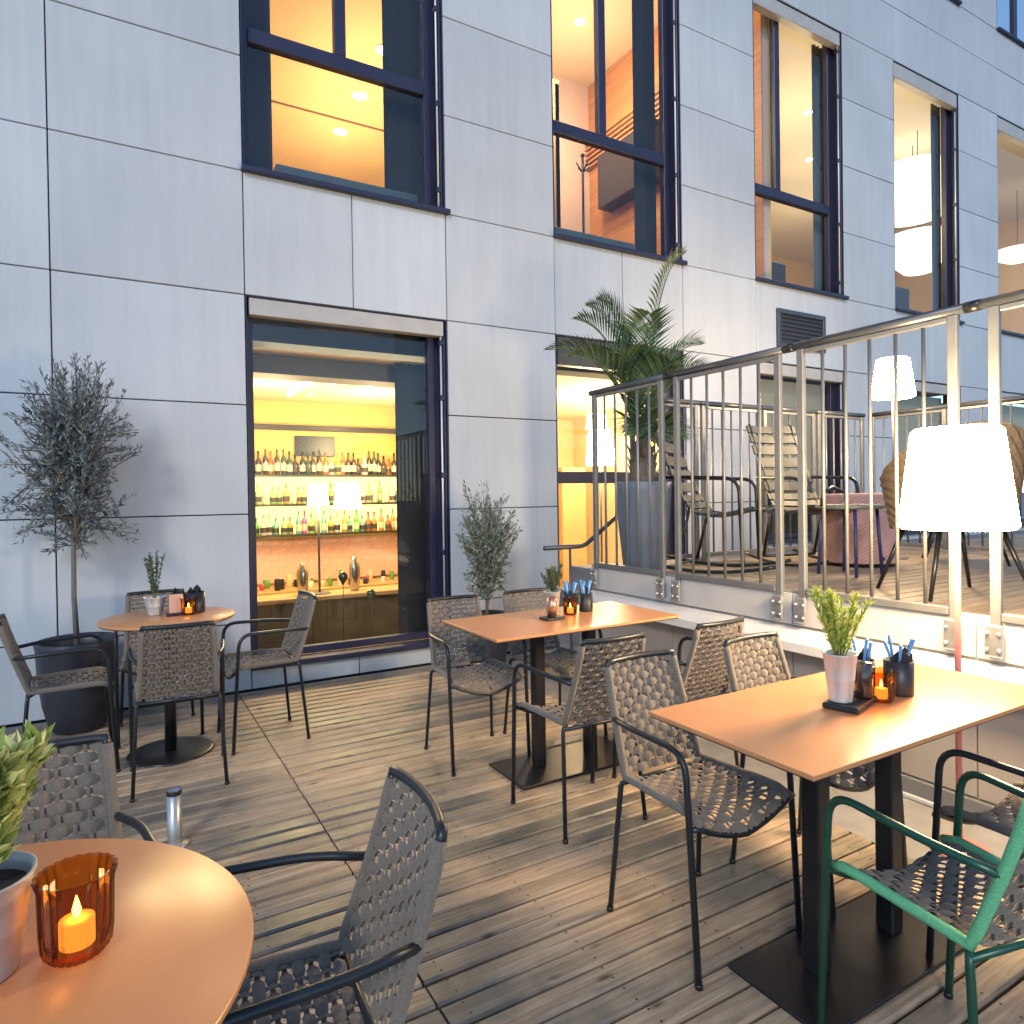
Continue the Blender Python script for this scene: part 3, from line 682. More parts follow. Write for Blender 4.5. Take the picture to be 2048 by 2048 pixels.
railing('terrace railing section in front of the pink pouf', (XR, 2.289), (XR, 1.551), 5, GR)
railing('terrace railing section right behind the tall lamp shade', (XR, 1.394), (XR, .62), 5, GR)
for k, y in enumerate((3.262, 2.36, 1.472)):
    tag(MB().tube([(XR, y + .03, HZ), (XR, y - .03, HZ)], .0235, 12).build('handrail_joint', M_BLACK), ['black handrail sleeve next to the palm', 'black handrail sleeve in front of the louvre', 'black handrail sleeve above the lamp shade'][k], 'rail joint')
for k in range(4):
    x1 = 6.5 - k * .76
    railing('terrace railing section along the facade ' + ['meeting the far railing corner', 'behind the pink pouf', 'behind the second rocking chair', 'behind the palm and first rocking chair'][k], (x1 - .04, 4.135), (x1 - .72, 4.135), 5, 'rear railing sections along the facade', ext0=.03, ext1=.03)
for k in range(4):
    y1 = 4.10 - k * .76
    railing('terrace side railing section ' + ['meeting the rear corner by the glowing terrace lamp', 'behind the high backed wicker chair', 'beyond the wicker chair and lamp shade', 'farthest out past the wicker chairs'][k], (6.52, y1 - .04), (6.52, y1 - .72), 5, 'far side railing sections', ext0=.03, ext1=.03)

# ================================================================ FURNITURE: woven armchair
def lerp(a, b, t): return a + (b - a) * t
def back_pt(u, t, off=0.):
    """t 0 at the top of the back, 1 where it meets the seat; u -1..1; off along the normal (towards sitter)"""
    z = lerp(.795, .452, t); yb = lerp(-.268, -.158, t ** 1.15); hw = lerp(.148, .166, t)
    y = yb - .022 * (1 - u * u) * (1 - .5 * t)
    return Vector((u * hw, y + off * .95, z + off * .3))
def seat_pt(u, t, off=0.):
    y = lerp(-.158, .195, t); hw = lerp(.166, .188, t)
    z = .452 + .004 * t - (.024 + .012 * t) * (1 - u * u) - (.045 * max(0, t - .86) / .14) * (1 - .6 * abs(u))
    return Vector((u * hw, y - (0), z + off))
def weave(fn, rows, cols, amp=.0058):
    """plain weave of flat cord: each band is squeezed where it dips under an upright, so holes alternate like brickwork"""
    mb = MB(); n = cols * 6
    for i in range(rows):
        tm_ = (i + .5) / rows; v = []; f = []
        for k in range(n + 1):
            u = -1 + 2 * k / n; sn = math.sin(PI * (u + 1) / 2 * cols + PI * i); o = amp * sn
            h = .5 / rows * (0.97 - .60 * max(0, -sn) ** 1.2)
            v += [fn(u, tm_ - h, o - .0022), fn(u, tm_, o + .0016), fn(u, tm_ + h, o - .0022)]
        for k in range(n):
            a = 3 * k; f += [(a, a + 3, a + 4, a + 1), (a + 1, a + 4, a + 5, a + 2)]
        mb.add(v, f, 0, True)
    for j in range(cols):
        uc = -1 + (2 * j + 1) / cols; w = .29 / cols; m_ = rows * 2; v = []; f = []
        for k in range(m_ + 1):
            t = min(.999, max(.001, k / m_)); i = k // 2
            o = (-amp * .8 * (1 if (i + j) % 2 == 0 else -1)) if k % 2 else 0
            v += [fn(uc - w, t, o - .0015), fn(uc, t, o + .0015), fn(uc + w, t, o - .0015)]
        for k in range(m_):
            a = 3 * k; f += [(a, a + 1, a + 4, a + 3), (a + 1, a + 2, a + 5, a + 4)]
        mb.add(v, f, 0, True)
    return mb
CH = {}
def chair_meshes():
    d = {}
    d['backrest_weave'] = weave(back_pt, 14, 10)
    d['seat_weave'] = weave(seat_pt, 14, 10)
    top = [back_pt(-1 + 2 * k / 12, 0) + Vector((0, 0, .004)) for k in range(13)]
    crn = lambda s: [back_pt(s, .06), back_pt(s, .02), back_pt(s * .98, 0) + Vector((0, 0, .004))]
    d['top_rail'] = MB().tube([back_pt(-1, .05), back_pt(-1, .015)] + top[0:] + [back_pt(1, .015), back_pt(1, .05)], .0105, 8)
    for s, nm in ((-1, 'L'), (1, 'R')):
        side = [back_pt(s, .03 + .97 * k / 10) for k in range(11)]
        seatp = [seat_pt(s, k / 8) for k in range(1, 9)]
        # wrapped side: flat rope-wound tube with faint ridges
        path = side + seatp; rr = [.0125 + .0008 * (i % 2) for i in range(len(path))]
        d['side_frame' + nm] = MB().tube(path, rr, 8)
        d['rear_leg' + nm] = MB().tube(round_path([seat_pt(s, .05) + Vector((-s * .02, .0, -.012)), (s * .178, -.165, .435), (s * .200, -.205, 0)], .035), .0088, 8)
        d['arm' + nm] = MB().tube(round_path([back_pt(s, .50) + Vector((s * .004, 0, 0)), (s * .200, -.10, .635), (s * .217, .165, .640), (s * .214, .205, 0)], .075, 7), .0098, 8)
        d['foot_a' + nm] = MB().lathe([(.0115, 0), (.0115, .012), (.009, .014)], 8, (s * .200, -.205, 0), capb=True)
        d['foot_b' + nm] = MB().lathe([(.0115, 0), (.0115, .012), (.009, .014)], 8, (s * .214, .205, 0), capb=True)
    d['front_rail'] = MB().tube([(-.214, .186, .432), (-.19, .188, .430)] + [seat_pt(-1 + 2 * k / 10, .985) + Vector((0, 0, -.012)) for k in range(11)] + [(.19, .188, .430), (.214, .186, .432)], .0085, 8)
    d['cross_rail'] = MB().tube([(-.178, -.165, .43), (.178, -.165, .43)], .0085, 8)
    return d
def make_chair(label, loc, rz, rope, edge, tube):
    t = thing('woven_armchair', label, 'chair', loc, rz, None)
    d = chair_meshes()
    d['backrest_weave'].build('backrest_weave', rope, t, kind='stuff'); d['seat_weave'].build('seat_weave', rope, t, kind='stuff')
    d['top_rail'].build('top_rail', tube, t); d['front_rail'].build('front_rail', tube, t); d['cross_rail'].build('cross_rail', tube, t)
    for s in 'LR':
        d['side_frame' + s].build('side_frame', edge, t); 
        rl = d['rear_leg' + s].build('leg', tube, t); d['foot_a' + s].build('foot_cap', M_BLACK, rl)
        ar = d['arm' + s].build('armrest', tube, t); d['foot_b' + s].build('foot_cap', M_BLACK, ar)
    return t
c0 = make_chair('woven rope armchair at the far side of the near rectangular table, left one', (1.585, 1.575, 0), PI, M_ROPE, M_ROPE, M_CTUBE)
GC = 'woven rope armchairs on the deck'
c0['group'] = GC
CHAIRS = [
 ((2.16, 1.575), PI + R(2), 'woven rope armchair between the near rectangular table and the terrace wall'),
 ((2.22, .88), R(-6), 'woven rope armchair next to the one with painted green light at the near table'),
 ((1.63, 3.235), PI + R(-2), 'woven rope armchair between the middle table and the bar window'),
 ((2.13, 3.235), PI + R(3), 'woven rope armchair behind the middle table beside the potted olive shrub'),
 ((1.715, 2.415), R(-2), 'woven rope armchair with its back to the viewer tucked to the middle table'),
 ((2.29, 2.415), R(4), 'woven rope armchair at the middle table nearest the terrace wall'),
 ((.25, 3.755), R(-3), 'woven rope armchair seen from behind at the far round table'),
 ((-.235, 4.20), R(-90 + 4), 'woven rope armchair in side view in front of the dark olive tree planter'),
 ((.715, 4.15), R(90 + 3), 'woven rope armchair at the far round table with the bar window behind'),
 ((.20, 4.58), PI, 'woven rope armchair between the far round table and the facade'),
 ((.215, 1.235), R(90 - 4), 'large woven rope armchair drawn up to the near round table, facing left'),
 ((-.155, 1.65), PI + R(5), 'woven rope armchair behind the plant pot on the near round table'),
]
for (x, y), rz, lb in CHAIRS: dup(c0, (x, y, 0), rz, lb, GC)
make_chair('woven armchair with green light painted on its edges and tube frame at the near table', (1.67, .843, 0), R(-12), M_ROPE, M_ROPEG, M_CTUBEG)

# ================================================================ TABLES
def rect_table(label, x0, x1, y0, y1, cx, base):
    t = thing('rectangular_table', label, 'table', ((x0 + x1) / 2, (y0 + y1) / 2, 0)); ox, oy = (x0 + x1) / 2, (y0 + y1) / 2
    MB().cbox(x0 - ox, x1 - ox, y0 - oy, y1 - oy, .730, .742, .0015).build('table_top', M_TOP, t)
    MB().cbox(x0 - ox + .004, x1 - ox - .004, y0 - oy + .004, y1 - oy - .004, .7255, .7297, .001).build('top_edge', M_TEDGE, t)
    for x in cx:
        MB().cbox(x - ox - .028, x - ox + .028, -.028, .028, .0135, .7, .004).build('column', M_BLACK, t)
        MB().cbox(x - ox - .10, x - ox + .10, -.16, .16, .7005, .725, .003).build('top_plate', M_BLACK, t)
    MB().cbox(base[0] - ox, base[1] - ox, base[2] - oy, base[3] - oy, 0.001, .013, .003).build('base_plate', M_BLACK, t)
    return t
rect_table('near rectangular table with copper brown top beside the tall lamp', 1.322, 2.505, .966, 1.51, (1.70, 2.05), (1.50, 2.30, 1.07, 1.385))
rect_table('middle rectangular table with copper brown top below the railing', 1.428, 2.515, 2.612, 3.19, (1.82, 2.14), (1.615, 2.34, 2.71, 3.06))
def round_table(label, x, y, r, br):
    t = thing('round_table', label, 'table', (x, y, 0))
    MB().lathe([(.0005, .730), (r - .002, .730), (r, .732), (r, .740), (r - .002, .742), (.0005, .742)], 96).build('table_top', M_TOP, t)
    MB().lathe([(.0005, .7255), (r - .005, .7255), (r - .005, .7297), (.0005, .7297)], 64, sm=False).build('top_edge', M_TEDGE, t)
    MB().tube([(0, 0, .012), (0, 0, .7)], .030, 20).build('column', M_BLACK, t)
    MB().lathe([(.0005, .7005), (.13, .7005), (.13, .725), (.0005, .725)], 24, sm=False).build('top_plate', M_BLACK, t)
    MB().lathe([(br, .001), (br, .008), (br - .01, .013), (.0005, .014)], 40).build('base_plate', M_BLACK, t)
round_table('far round copper brown table in front of the olive tree', .235, 4.155, .335, .215)
round_table('near round copper brown table with an amber candle glass', -.25, 1.13, .42, .23)

# ================================================================ PLANTS
def leaves(pts, fn_len, w, rng):
    """pts: list of (pos, dir); builds lens-shaped folded leaves"""
    mb = MB()
    for p, d in pts:
        d = d.normalized(); L = fn_len(); a = Vector((rng.uniform(-1, 1), rng.uniform(-1, 1), rng.uniform(-1, 1)))
        s = d.cross(a)
        if s.length < 1e-3: continue
        s.normalize(); nn = s.cross(d); ww = w * rng.uniform(.8, 1.2)
        mid = p + d * L * .5; 
        mb.add([p, mid + s * ww + nn * ww * .35, p + d * L, mid - s * ww + nn * ww * .35, mid], [(0, 1, 4), (1, 2, 4), (4, 2, 3), (0, 4, 3)])
    return mb
def olive(label, x, y, pot_prof, pot_mat, soil_z, soil_r, trunk, centers, nb, leaf_n, mleaf, seed, lmin=.022, lmax=.042, name='olive_tree'):
    rng = random.Random(seed)
    pt = thing('planter', label[1], 'planter', (x, y, 0))
    MB().lathe(pot_prof, 40, capb=True).build('pot', pot_mat, pt)
    MB().lathe([(.0005, soil_z + .01), (soil_r * .6, soil_z + .006), (soil_r, soil_z - .004)], 24).build('soil', M_SOIL, pt)
    t = thing(name, label[0], 'tree' if name == 'olive_tree' else 'shrub', (x, y, soil_z))
    tk = MB(); tk.tube([(p[0] - x, p[1] - y, p[2] - soil_z) for p in trunk[0]], trunk[1], 10)
    tops = Vector(trunk[0][-1]); pts = []
    for i in range(nb):
        c = rng.choice(centers); 
        while True:
            q = Vector((rng.uniform(-1, 1), rng.uniform(-1, 1), rng.uniform(-1, 1)))
            if .25 < q.length < 1: break
        e = Vector(c[0]) + Vector((q.x * c[1][0], q.y * c[1][1], q.z * c[1][2]))
        zs = lerp(c[2], tops.z, rng.random()); s0 = Vector((tops.x, tops.y, zs)) if zs < tops.z else tops
        k = (e - s0); midp = s0 + k * .5 + Vector((0, 0, .06 * k.length)) + Vector((rng.uniform(-.03, .03), rng.uniform(-.03, .03), 0))
        br = bez(s0, midp, e, 6); tk.tube([b - Vector((x, y, soil_z)) for b in br], [.0055 - .0007 * j for j in range(7)], 4, caps=False)
        for j in range(leaf_n):
            f = rng.uniform(.35, 1.0); ii = min(5, int(f * 6)); p = br[ii].lerp(br[ii + 1], f * 6 - ii) if ii < 6 else br[6]
            d = (br[ii + 1] - br[ii]).normalized() * .8 + Vector((rng.uniform(-1, 1), rng.uniform(-1, 1), rng.uniform(-.5, 1))) * .9
            pts.append((p - Vector((x, y, soil_z)) + Vector((rng.uniform(-1, 1), rng.uniform(-1, 1), rng.uniform(-1, 1))) * .012, d))
    tk.build('trunk', M_BARK, t)
    leaves(pts, lambda: rng.uniform(lmin, lmax), .0056, rng).build('crown', mleaf, t, kind='stuff')
    return t
PX, PY = -.22, 4.90
olive(('standard olive tree with rounded crown against the pale facade', 'large dark round planter holding the standard olive tree'), PX, PY,
      [(.125, 0), (.15, .02), (.185, .16), (.207, .34), (.215, .50), (.222, .535), (.214, .545), (.200, .535), (.198, .47)], M_POTD, .48, .197,
      ([(PX, PY, .47), (PX - .012, PY, .8), (PX - .008, PY, 1.15), (PX, PY, 1.5), (PX + .01, PY - .02, 1.8)], [.017, .014, .013, .011, .005]),
      [((PX - .01, PY - .05, 1.62), (.44, .26, .42), 1.15), ((PX, PY - .05, 1.84), (.36, .24, .38), 1.3), ((PX - .03, PY - .03, 1.28), (.44, .26, .26), 1.08), ((PX + .02, PY - .04, 1.98), (.28, .2, .32), 1.4), ((PX, PY - .04, 1.72), (.30, .2, .3), 1.2)],
      350, 27, M_OLIVE, 3, .028, .055)
PX, PY = 2.50, 4.72
olive(('bushy olive shrub between the bar window and the terrace', 'dark round planter holding the bushy olive shrub'), PX, PY,
      [(.11, 0), (.13, .02), (.16, .2), (.175, .42), (.180, .45), (.170, .455), (.160, .44)], M_POTD, .42, .158,
      ([(PX, PY, .41), (PX, PY, .65), (PX + .01, PY, .95)], [.013, .010, .005]),
      [((PX + .02, PY, .98), (.27, .24, .38), .55), ((PX - .08, PY, 1.22), (.16, .16, .34), .65), ((PX + .14, PY, 1.15), (.16, .16, .26), .65), ((PX, PY, .72), (.20, .18, .2), .5)],
      200, 32, M_OLIVE2, 5, .028, .05, name='olive_shrub')

# palm on the terrace
PX, PY = 3.38, 3.88
pp = thing('palm_planter', 'tall ribbed blue grey planter with palm behind the railing', 'planter', (PX, PY, TZ))
MB().lathe([(.135, 0), (.15, .015), (.18, .30), (.203, .60), (.210, .655), (.202, .665), (.19, .65), (.187, .6)], 48, capb=True, wob=.012).build('pot', M_POTB, pp)
MB().lathe([(.0005, .62), (.186, .61)], 24).build('soil', M_SOIL, pp)
rng = random.Random(11)
pl = thing('palm', 'date palm with arching feather fronds in the blue grey planter', 'palm', (PX, PY, TZ + .6))
tk = MB().lathe([(.07, 0), (.10, .05), (.095, .18), (.07, .32), (.03, .42)], 14)
for k in range(26):
    a = k * 2.4; z = .02 + k * .011; tk.tube([(.08 * math.cos(a), .08 * math.sin(a), z), (.115 * math.cos(a), .115 * math.sin(a), z + .08)], [.014, .004], 5)
tk.build('trunk', M_BARK, pl)
FR = [(150, .62, 1.22, .02), (162, .80, 1.12, .08), (140, .48, 1.28, .02), (-30, .50, 1.62, .02), (-25, .70, .98, .15), (-45, .75, .80, .25), (150, 1.10, 1.02, .28), (172, .95, .90, .25),
      (-120, .50, 1.08, .05), (60, .55, 1.15, .1), (-95, .62, .80, .25), (-150, .70, .85, .2), (100, .60, .90, .2), (10, .55, .85, .2), (-110, .45, .35, .45), (-140, .5, .42, .5), (-60, .45, .38, .45)]
for az, rad, hh, droop in FR:
    a = R(az); dr = Vector((math.cos(a), math.sin(a), 0)); p0 = Vector((0, 0, .25)); p2 = p0 + dr * rad * .62 + Vector((0, 0, hh * .92 - droop * .5)); p1 = p0 + dr * rad * .18 + Vector((0, 0, hh * .85))
    sp = bez(p0, p1, p2, 34); fr_ = MB(); fr_.tube(sp, [.008 * (1 - i / 40) + .001 for i in range(35)], 5)
    lf = []
    for i in range(6, 35):
        tg = (sp[i] - sp[i - 1]).normalized(); sd_ = tg.cross(Vector((0, 0, 1)));
        if sd_.length < .05: sd_ = Vector((-dr.y, dr.x, 0))
        sd_.normalize(); un = sd_.cross(tg); f = (i - 6) / 28; L = .34 * math.sin(PI * min(1, .22 + .72 * f)) * rng.uniform(.85, 1.1)
        for s in (-1, 1):
            d = (tg * .85 + sd_ * s * .75 + un * .28).normalized(); q = un * .004 + tg * .005
            p = sp[i]; e = p + d * L + Vector((0, 0, -.03 * L / .2)); mid = p + d * L * .5
            w = tg.cross(d).cross(d).normalized() * .0095
            fr_.add([p, mid + w, e, mid - w, mid + un * .004], [(0, 1, 4), (1, 2, 4), (4, 2, 3), (0, 4, 3)], 0)
    fr_.build('frond', M_PALM, pl)

# ================================================================ TERRACE FURNITURE
M_SLAT = mat('lounge_slat', (.032, .043, .045), .5, noise=(12, .12))
def rocker(label, loc, rz, group):
    t = thing('rocking_chair', label, 'rocking chair', loc, rz, group)
    def prof(s):  # side profile y,z
        P = [(-.40, 1.02), (-.33, .86), (-.245, .66), (-.165, .48), (-.09, .385), (.02, .365), (.14, .385), (.27, .415), (.34, .40)]
        q = s * (len(P) - 1); i = min(len(P) - 2, int(q)); return lerp(P[i][0], P[i + 1][0], q - i), lerp(P[i][1], P[i + 1][1], q - i)
    n = 17; w = .215
    for k in range(n):
        s = (k + .5) / n; y0, z0 = prof(s - .36 / n); y1, z1 = prof(s + .36 / n); d = Vector((0, y1 - y0, z1 - z0)).normalized(); nn = Vector((0, -d.z, d.y)); c = Vector((0, (y0 + y1) / 2, (z0 + z1) / 2)); hl = Vector((0, y1 - y0, z1 - z0)).length / 2
        v = []
        for x in (-w, 0, w):
            bow = Vector((0, 0, 0)) if x else nn * -.012
            for a, b in ((-hl, .008), (hl, .008), (hl, -.008), (-hl, -.008)): v.append(c + Vector((x, 0, 0)) + d * a + nn * b + bow)
        f = [(0, 1, 2, 3), (11, 10, 9, 8)]
        for q in (0, 4):
            for e in range(4): f.append((q + e, q + 4 + e, q + 4 + (e + 1) % 4, q + (e + 1) % 4))
        MB().add(v, f).build('slat', M_SLAT, t)
    for s in (-1, 1):
        MB().tube([(s * (w - .03), *prof(q / 16)) for q in range(17)], .010, 8).build('side_rail', M_BLACK, t)
        MB().tube(round_path([(s * (w + .02), -.26, .62), (s * (w + .02), .20, .60), (s * (w + .015), .22, .06)], .09, 7), .012, 8).build('armrest', M_BLACK, t)
        MB().tube([(s * (w + .01), -.11, .42), (s * (w + .01), -.20, .055)], .011, 8).build('leg', M_BLACK, t)
        MB().tube([(s * (w + .012), -.42 + .84 * q / 12, .012 + .05 * ((q - 6) / 6) ** 2) for q in range(13)], .0115, 8).build('rocker', M_BLACK, t)
    MB().tube([(-w - .01, -.20, .05), (w + .01, -.20, .05)], .009, 8).build('stretcher', M_BLACK, t)
    return t
GRK = 'slatted rocking chairs on the terrace'
r0 = rocker('slatted grey green rocking chair beside the blue palm planter', (3.84, 3.60, TZ), R(-152), GRK)
dup(r0, (4.72, 3.47, TZ), R(168), 'slatted grey green rocking chair turned toward the pink pouf', GRK)
for o_ in [o_ for o_ in bpy.data.objects if o_.name.startswith('rocking_chair')]: o_.scale = (1.12, 1.12, 1.12)
# low stool table
tb = thing('side_table', 'low oval side table with dark rim and blue legs on the terrace', 'side table', (4.35, 2.88, TZ), R(10))
MB().lathe([(.0005, .47), (.20, .468), (.215, .48), (.215, .455), (.20, .45), (.0005, .45)], 32).build('table_top', mat('tray_grey', (.16, .17, .15), .5, noise=(14, .15)), tb)
MB().tube([(-.19, .1, .47), (-.17, .1, .56), (0, .12, .60), (.17, .1, .56), (.19, .1, .47)], .014, 8).build('handle', M_BLACK, tb)
for k in range(4):
    a = k * PI / 2 + .6; MB().tube([(.17 * math.cos(a), .17 * math.sin(a), .45), (.20 * math.cos(a), .20 * math.sin(a), 0)], .012, 8).build('leg', mat('leg_blue', (.025, .035, .13), .4), tb)
# pink woven pouf
M_POUF = mat('pouf_pink', (.44, .26, .23), .9, noise=(18, .06))
pf = thing('pouf', 'pink woven drum pouf in front of the far railing corner', 'pouf', (4.98, 3.22, TZ))
b = MB(); seg, rows_, rp = 96, 40, .27; v = []; f = []
for i in range(rows_ + 1):
    for k in range(seg):
        a = 2 * PI * k / seg; q = rp + .0028 * (1 if (i + k) % 2 else -1); v.append((q * math.cos(a), q * math.sin(a), .03 + .50 * i / rows_))
for i in range(rows_):
    for k in range(seg): k2 = (k + 1) % seg; f.append((i * seg + k, i * seg + k2, (i + 1) * seg + k2, (i + 1) * seg + k))
b.add(v, f, 0, False); b.build('woven_side', M_POUF, pf)
MB().lathe([(rp, .525), (rp - .005, .545), (rp - .03, .552), (.0005, .556)], 48).build('seat_pad', M_POUF, pf)
MB().lathe([(rp - .02, 0), (rp - .02, .032)], 32, capb=True).build('plinth', M_BLACK, pf)
# wicker tub chairs
M_WICK = mat('wicker_brown', (.14, .105, .07), .85, noise=(60, .3), bump=(200, .6))
def tub(label, loc, rz):
    t = thing('wicker_chair', label, 'wicker chair', loc, rz, 'wicker tub chairs on the terrace')
    b = MB(); seg, rw = 34, 14; v = []; f = []
    for i in range(rw + 1):
        for k in range(seg + 1):
            a = R(-40) - R(280) * k / seg; s = math.sin(PI * k / seg); top = .60 + .30 * s ** 1.5; z = .36 + (top - .36) * i / rw
            r_ = .27 + .05 * i / rw + .004 * (1 if (i + k) % 2 else -1); v.append((r_ * 1.0 * math.cos(a + PI), r_ * math.sin(a + PI) * 1.0, z))
    # opening faces +y
    v = [(-y_, x_, z_) for x_, y_, z_ in v]
    for i in range(rw):
        for k in range(seg): f.append((i * (seg + 1) + k, i * (seg + 1) + k + 1, (i + 1) * (seg + 1) + k + 1, (i + 1) * (seg + 1) + k))
    b.add(v, f); n0 = b.build('wicker_shell', M_WICK, t); 
    sm = n0.modifiers.new('thickness', 'SOLIDIFY'); sm.thickness = .02
    n = seg + 1; MB().tube([v[rw * n + k] for k in range(n)], .016, 8).build('top_rail', mat('wicker_rim', (.26, .20, .12), .7, noise=(40, .2)), t)
    MB().lathe([(.0005, .36), (.26, .36), (.275, .39), (.275, .44), (.25, .465), (.0005, .47)], 28).build('seat_cushion', mat('cushion_taupe', (.20, .18, .14), .9, noise=(30, .1)), t)
    for sx, sy in ((-1, -1), (1, -1), (-1, 1), (1, 1)):
        MB().tube([(sx * .16, sy * .16, .37), (sx * .27, sy * .25, 0)], [.015, .010], 8).build('leg', M_BLACK, t)
    return t
tub('brown wicker tub chair on black splayed legs right behind the lamp shade', (3.95, 2.02, TZ), R(150))
tub('brown wicker tub chair with its high back toward the side railing', (5.75, 2.85, TZ), R(120))
tub('brown wicker tub chair beyond the last front railing post', (4.35, 1.35, TZ), R(60))

# ================================================================ LAMPS
floor_lamp('floor_lamp', 'tall glowing white floor lamp on coral pole behind the near table', 2.765, 1.392, -.008, 1.228, 1.605, .196, .152, M_POLEP)
floor_lamp('floor_lamp', 'glowing white floor lamp on the terrace behind the railing bars', 5.62, 3.32, TZ, 2.15, 2.47, .165, .125, M_POLEW)

# ================================================================ TABLE ITEMS
def candle(label, loc, s=1.0):
    t = thing('candle_glass', label, 'candle holder', loc, 0, 'amber candle glasses on the tables')
    r, h = .036 * s, .094 * s
    gb = MB().lathe([(.0005, .001), (r * .72, .001), (r * .92, h * .10), (r * .97, h * .3), (r, h * .86), (r * 1.08, h * .96), (r * 1.10, h), (r * 1.02, h * .99), (r * .93, h * .84), (r * .90, h * .3), (r * .8, h * .13), (.0005, h * .10)], 44, wob=.07, sm=False)
    gb.build('glass', M_AMBER, t)
    MB().lathe([(r * .50, h * .115), (r * .50, h * .42), (.0005, h * .41)], 20).build('candle', M_WAX, t)
    MB().lathe([(.0005, h * .43), (r * .10, h * .47), (r * .13, h * .53), (r * .07, h * .62), (.0005, h * .70)], 10).build('flame', M_FLAME, t)
    lamp_light('candle_glow', 'POINT', (loc[0], loc[1], loc[2] + h * .58), .09 * s, (1, .6, .25), .012)
    return t
TT = .7425
def zinc_pot(label, loc, rb, rt_, h, mat_=None, name='plant_pot'):
    t = thing(name, label, 'plant pot', loc)
    MB().lathe([(.0005, .001), (rb, .001), (rb, .004), (lerp(rb, rt_, .45), h * .45), (lerp(rb, rt_, .45) + .0012, h * .47), (lerp(rb, rt_, .5), h * .5), (rt_, h - .005), (rt_ + .003, h - .002), (rt_ + .003, h + .001), (rt_ - .001, h), (rt_ - .003, h * .9), (rt_ - .005, h * .82)], 36).build('pot', mat_ or M_POTZ, t)
    MB().lathe([(.0005, h * .86), (rt_ - .006, h * .84)], 20).build('soil', M_SOIL, t)
    return t
def herb(label, loc, h, spread, n, L, w, m_, seed, up_=.8, stems=9):
    rng = random.Random(seed); t = thing('potted_plant', label, 'plant', loc); pts = []; sk = MB()
    for s in range(stems):
        a = rng.uniform(0, 2 * PI); q = spread * math.sqrt(rng.random()); e = Vector((q * math.cos(a), q * math.sin(a), h * rng.uniform(.65, 1.0)))
        br = bez((e.x * .15, e.y * .15, 0), (e.x * .5, e.y * .5, e.z * .6), e, 8); sk.tube(br, [.0022 - .00018 * i for i in range(9)], 4, caps=False)
        for j in range(n):
            f = rng.uniform(.12, 1); i = min(7, int(f * 8)); p = br[i].lerp(br[i + 1], f * 8 - i); d = (br[i + 1] - br[i]).normalized() * up_ + Vector((rng.uniform(-1, 1), rng.uniform(-1, 1), rng.uniform(-.3, .7))) * (1 - .3 * up_)
            pts.append((p, d))
    sk.build('stem', mat('herb_stem', (.10, .12, .04), .7), t); leaves(pts, lambda: rng.uniform(.7, 1.15) * L, w, rng).build('foliage', m_, t, kind='stuff')
    return t
def caddy(label, loc, r, h, napkins=True, cutlery=True, seed=1):
    rng = random.Random(seed); t = thing('cutlery_caddy', label, 'cutlery caddy', loc, 0, 'black cutlery caddies on the tables')
    MB().lathe([(.0005, .001), (r * .96, .001), (r * .98, .004), (r, h), (r - .002, h), (r - .003, .006), (.0005, .005)], 32).build('cup', M_MESHPOT, t)
    if napkins:
        for k in range(3):
            a = rng.uniform(0, 6.28); x, y = r * .45 * math.cos(a), r * .45 * math.sin(a); hh = h + rng.uniform(.02, .042); w = r * .62
            ca, sa = math.cos(a + 1.2) * w, math.sin(a + 1.2) * w
            b = MB(); pl_ = [(x - ca, y - sa), (x + ca, y + sa)]; ox, oy = -sa * .12, ca * .12
            b.add([(pl_[0][0], pl_[0][1], .01), (pl_[1][0], pl_[1][1], .01), (pl_[1][0], pl_[1][1], hh * .86), (x, y, hh), (pl_[0][0], pl_[0][1], hh * .8)] + [(q[0] + ox, q[1] + oy, q[2]) for q in [(pl_[0][0], pl_[0][1], .01), (pl_[1][0], pl_[1][1], .01), (pl_[1][0], pl_[1][1], hh * .86), (x, y, hh), (pl_[0][0], pl_[0][1], hh * .8)]],
                  [(0, 1, 2, 3, 4), (9, 8, 7, 6, 5), (0, 5, 6, 1), (1, 6, 7, 2), (2, 7, 8, 3), (3, 8, 9, 4), (4, 9, 5, 0)])
            b.build('napkin', M_NAPK, t)
    if cutlery:
        for k in range(5):
            a = rng.uniform(-.4, .4) + k * 1.2566; x, y = r * .5 * math.cos(a), r * .5 * math.sin(a); hh = h + rng.uniform(.05, .072)
            tilt = rng.uniform(.3, .9) * r * .7
            b = MB(); b.tube([(x * .6, y * .6, .01), (x, y, h), (x + tilt * math.cos(a), y + tilt * math.sin(a), hh)], [.0045, .0065, .0095], 6, flat=.45); b.build('cutlery_handle', M_BLUECUT, t)
    return t
# near rectangular table
tx, ty = 1.93, 1.262
tray = tag(MB().cbox(-.085, .085, -.05, .05, .0005, .018, .004).build('tray', M_MESHPOT, None, (1.855, 1.232, TT)), 'small black tray under the zinc pot on the near rectangular table', 'tray')
tray.rotation_euler = (0, 0, R(15))
zinc_pot('pale fluted zinc pot with feathery herb on the near rectangular table', (1.815, 1.236, TT + .019), .032, .046, .14, mat('zinc_pot_pale', (.60, .59, .58), .42, .3, noise=(9, .3), stretch=(4, 4, .3)))
herb('feathery yellow green herb on the near rectangular table', (1.815, 1.236, TT + .019 + .118), .20, .085, 120, .026, .002, M_HERB, 21, .8, 17)
tag(MB().lathe([(.0005, .001), (.024, .001), (.025, .004), (.025, .10), (.022, .104), (.0005, .105)], 20).build('canister', mat('dark_glass', (.03, .016, .01), .15, coat=.4), None, (1.905, 1.222, TT + .019)), 'dark brown glass canister on the black tray beside the zinc pot', 'canister')
candle('amber candle glass lit on the near rectangular table', (1.965, 1.205, TT), 1.0)
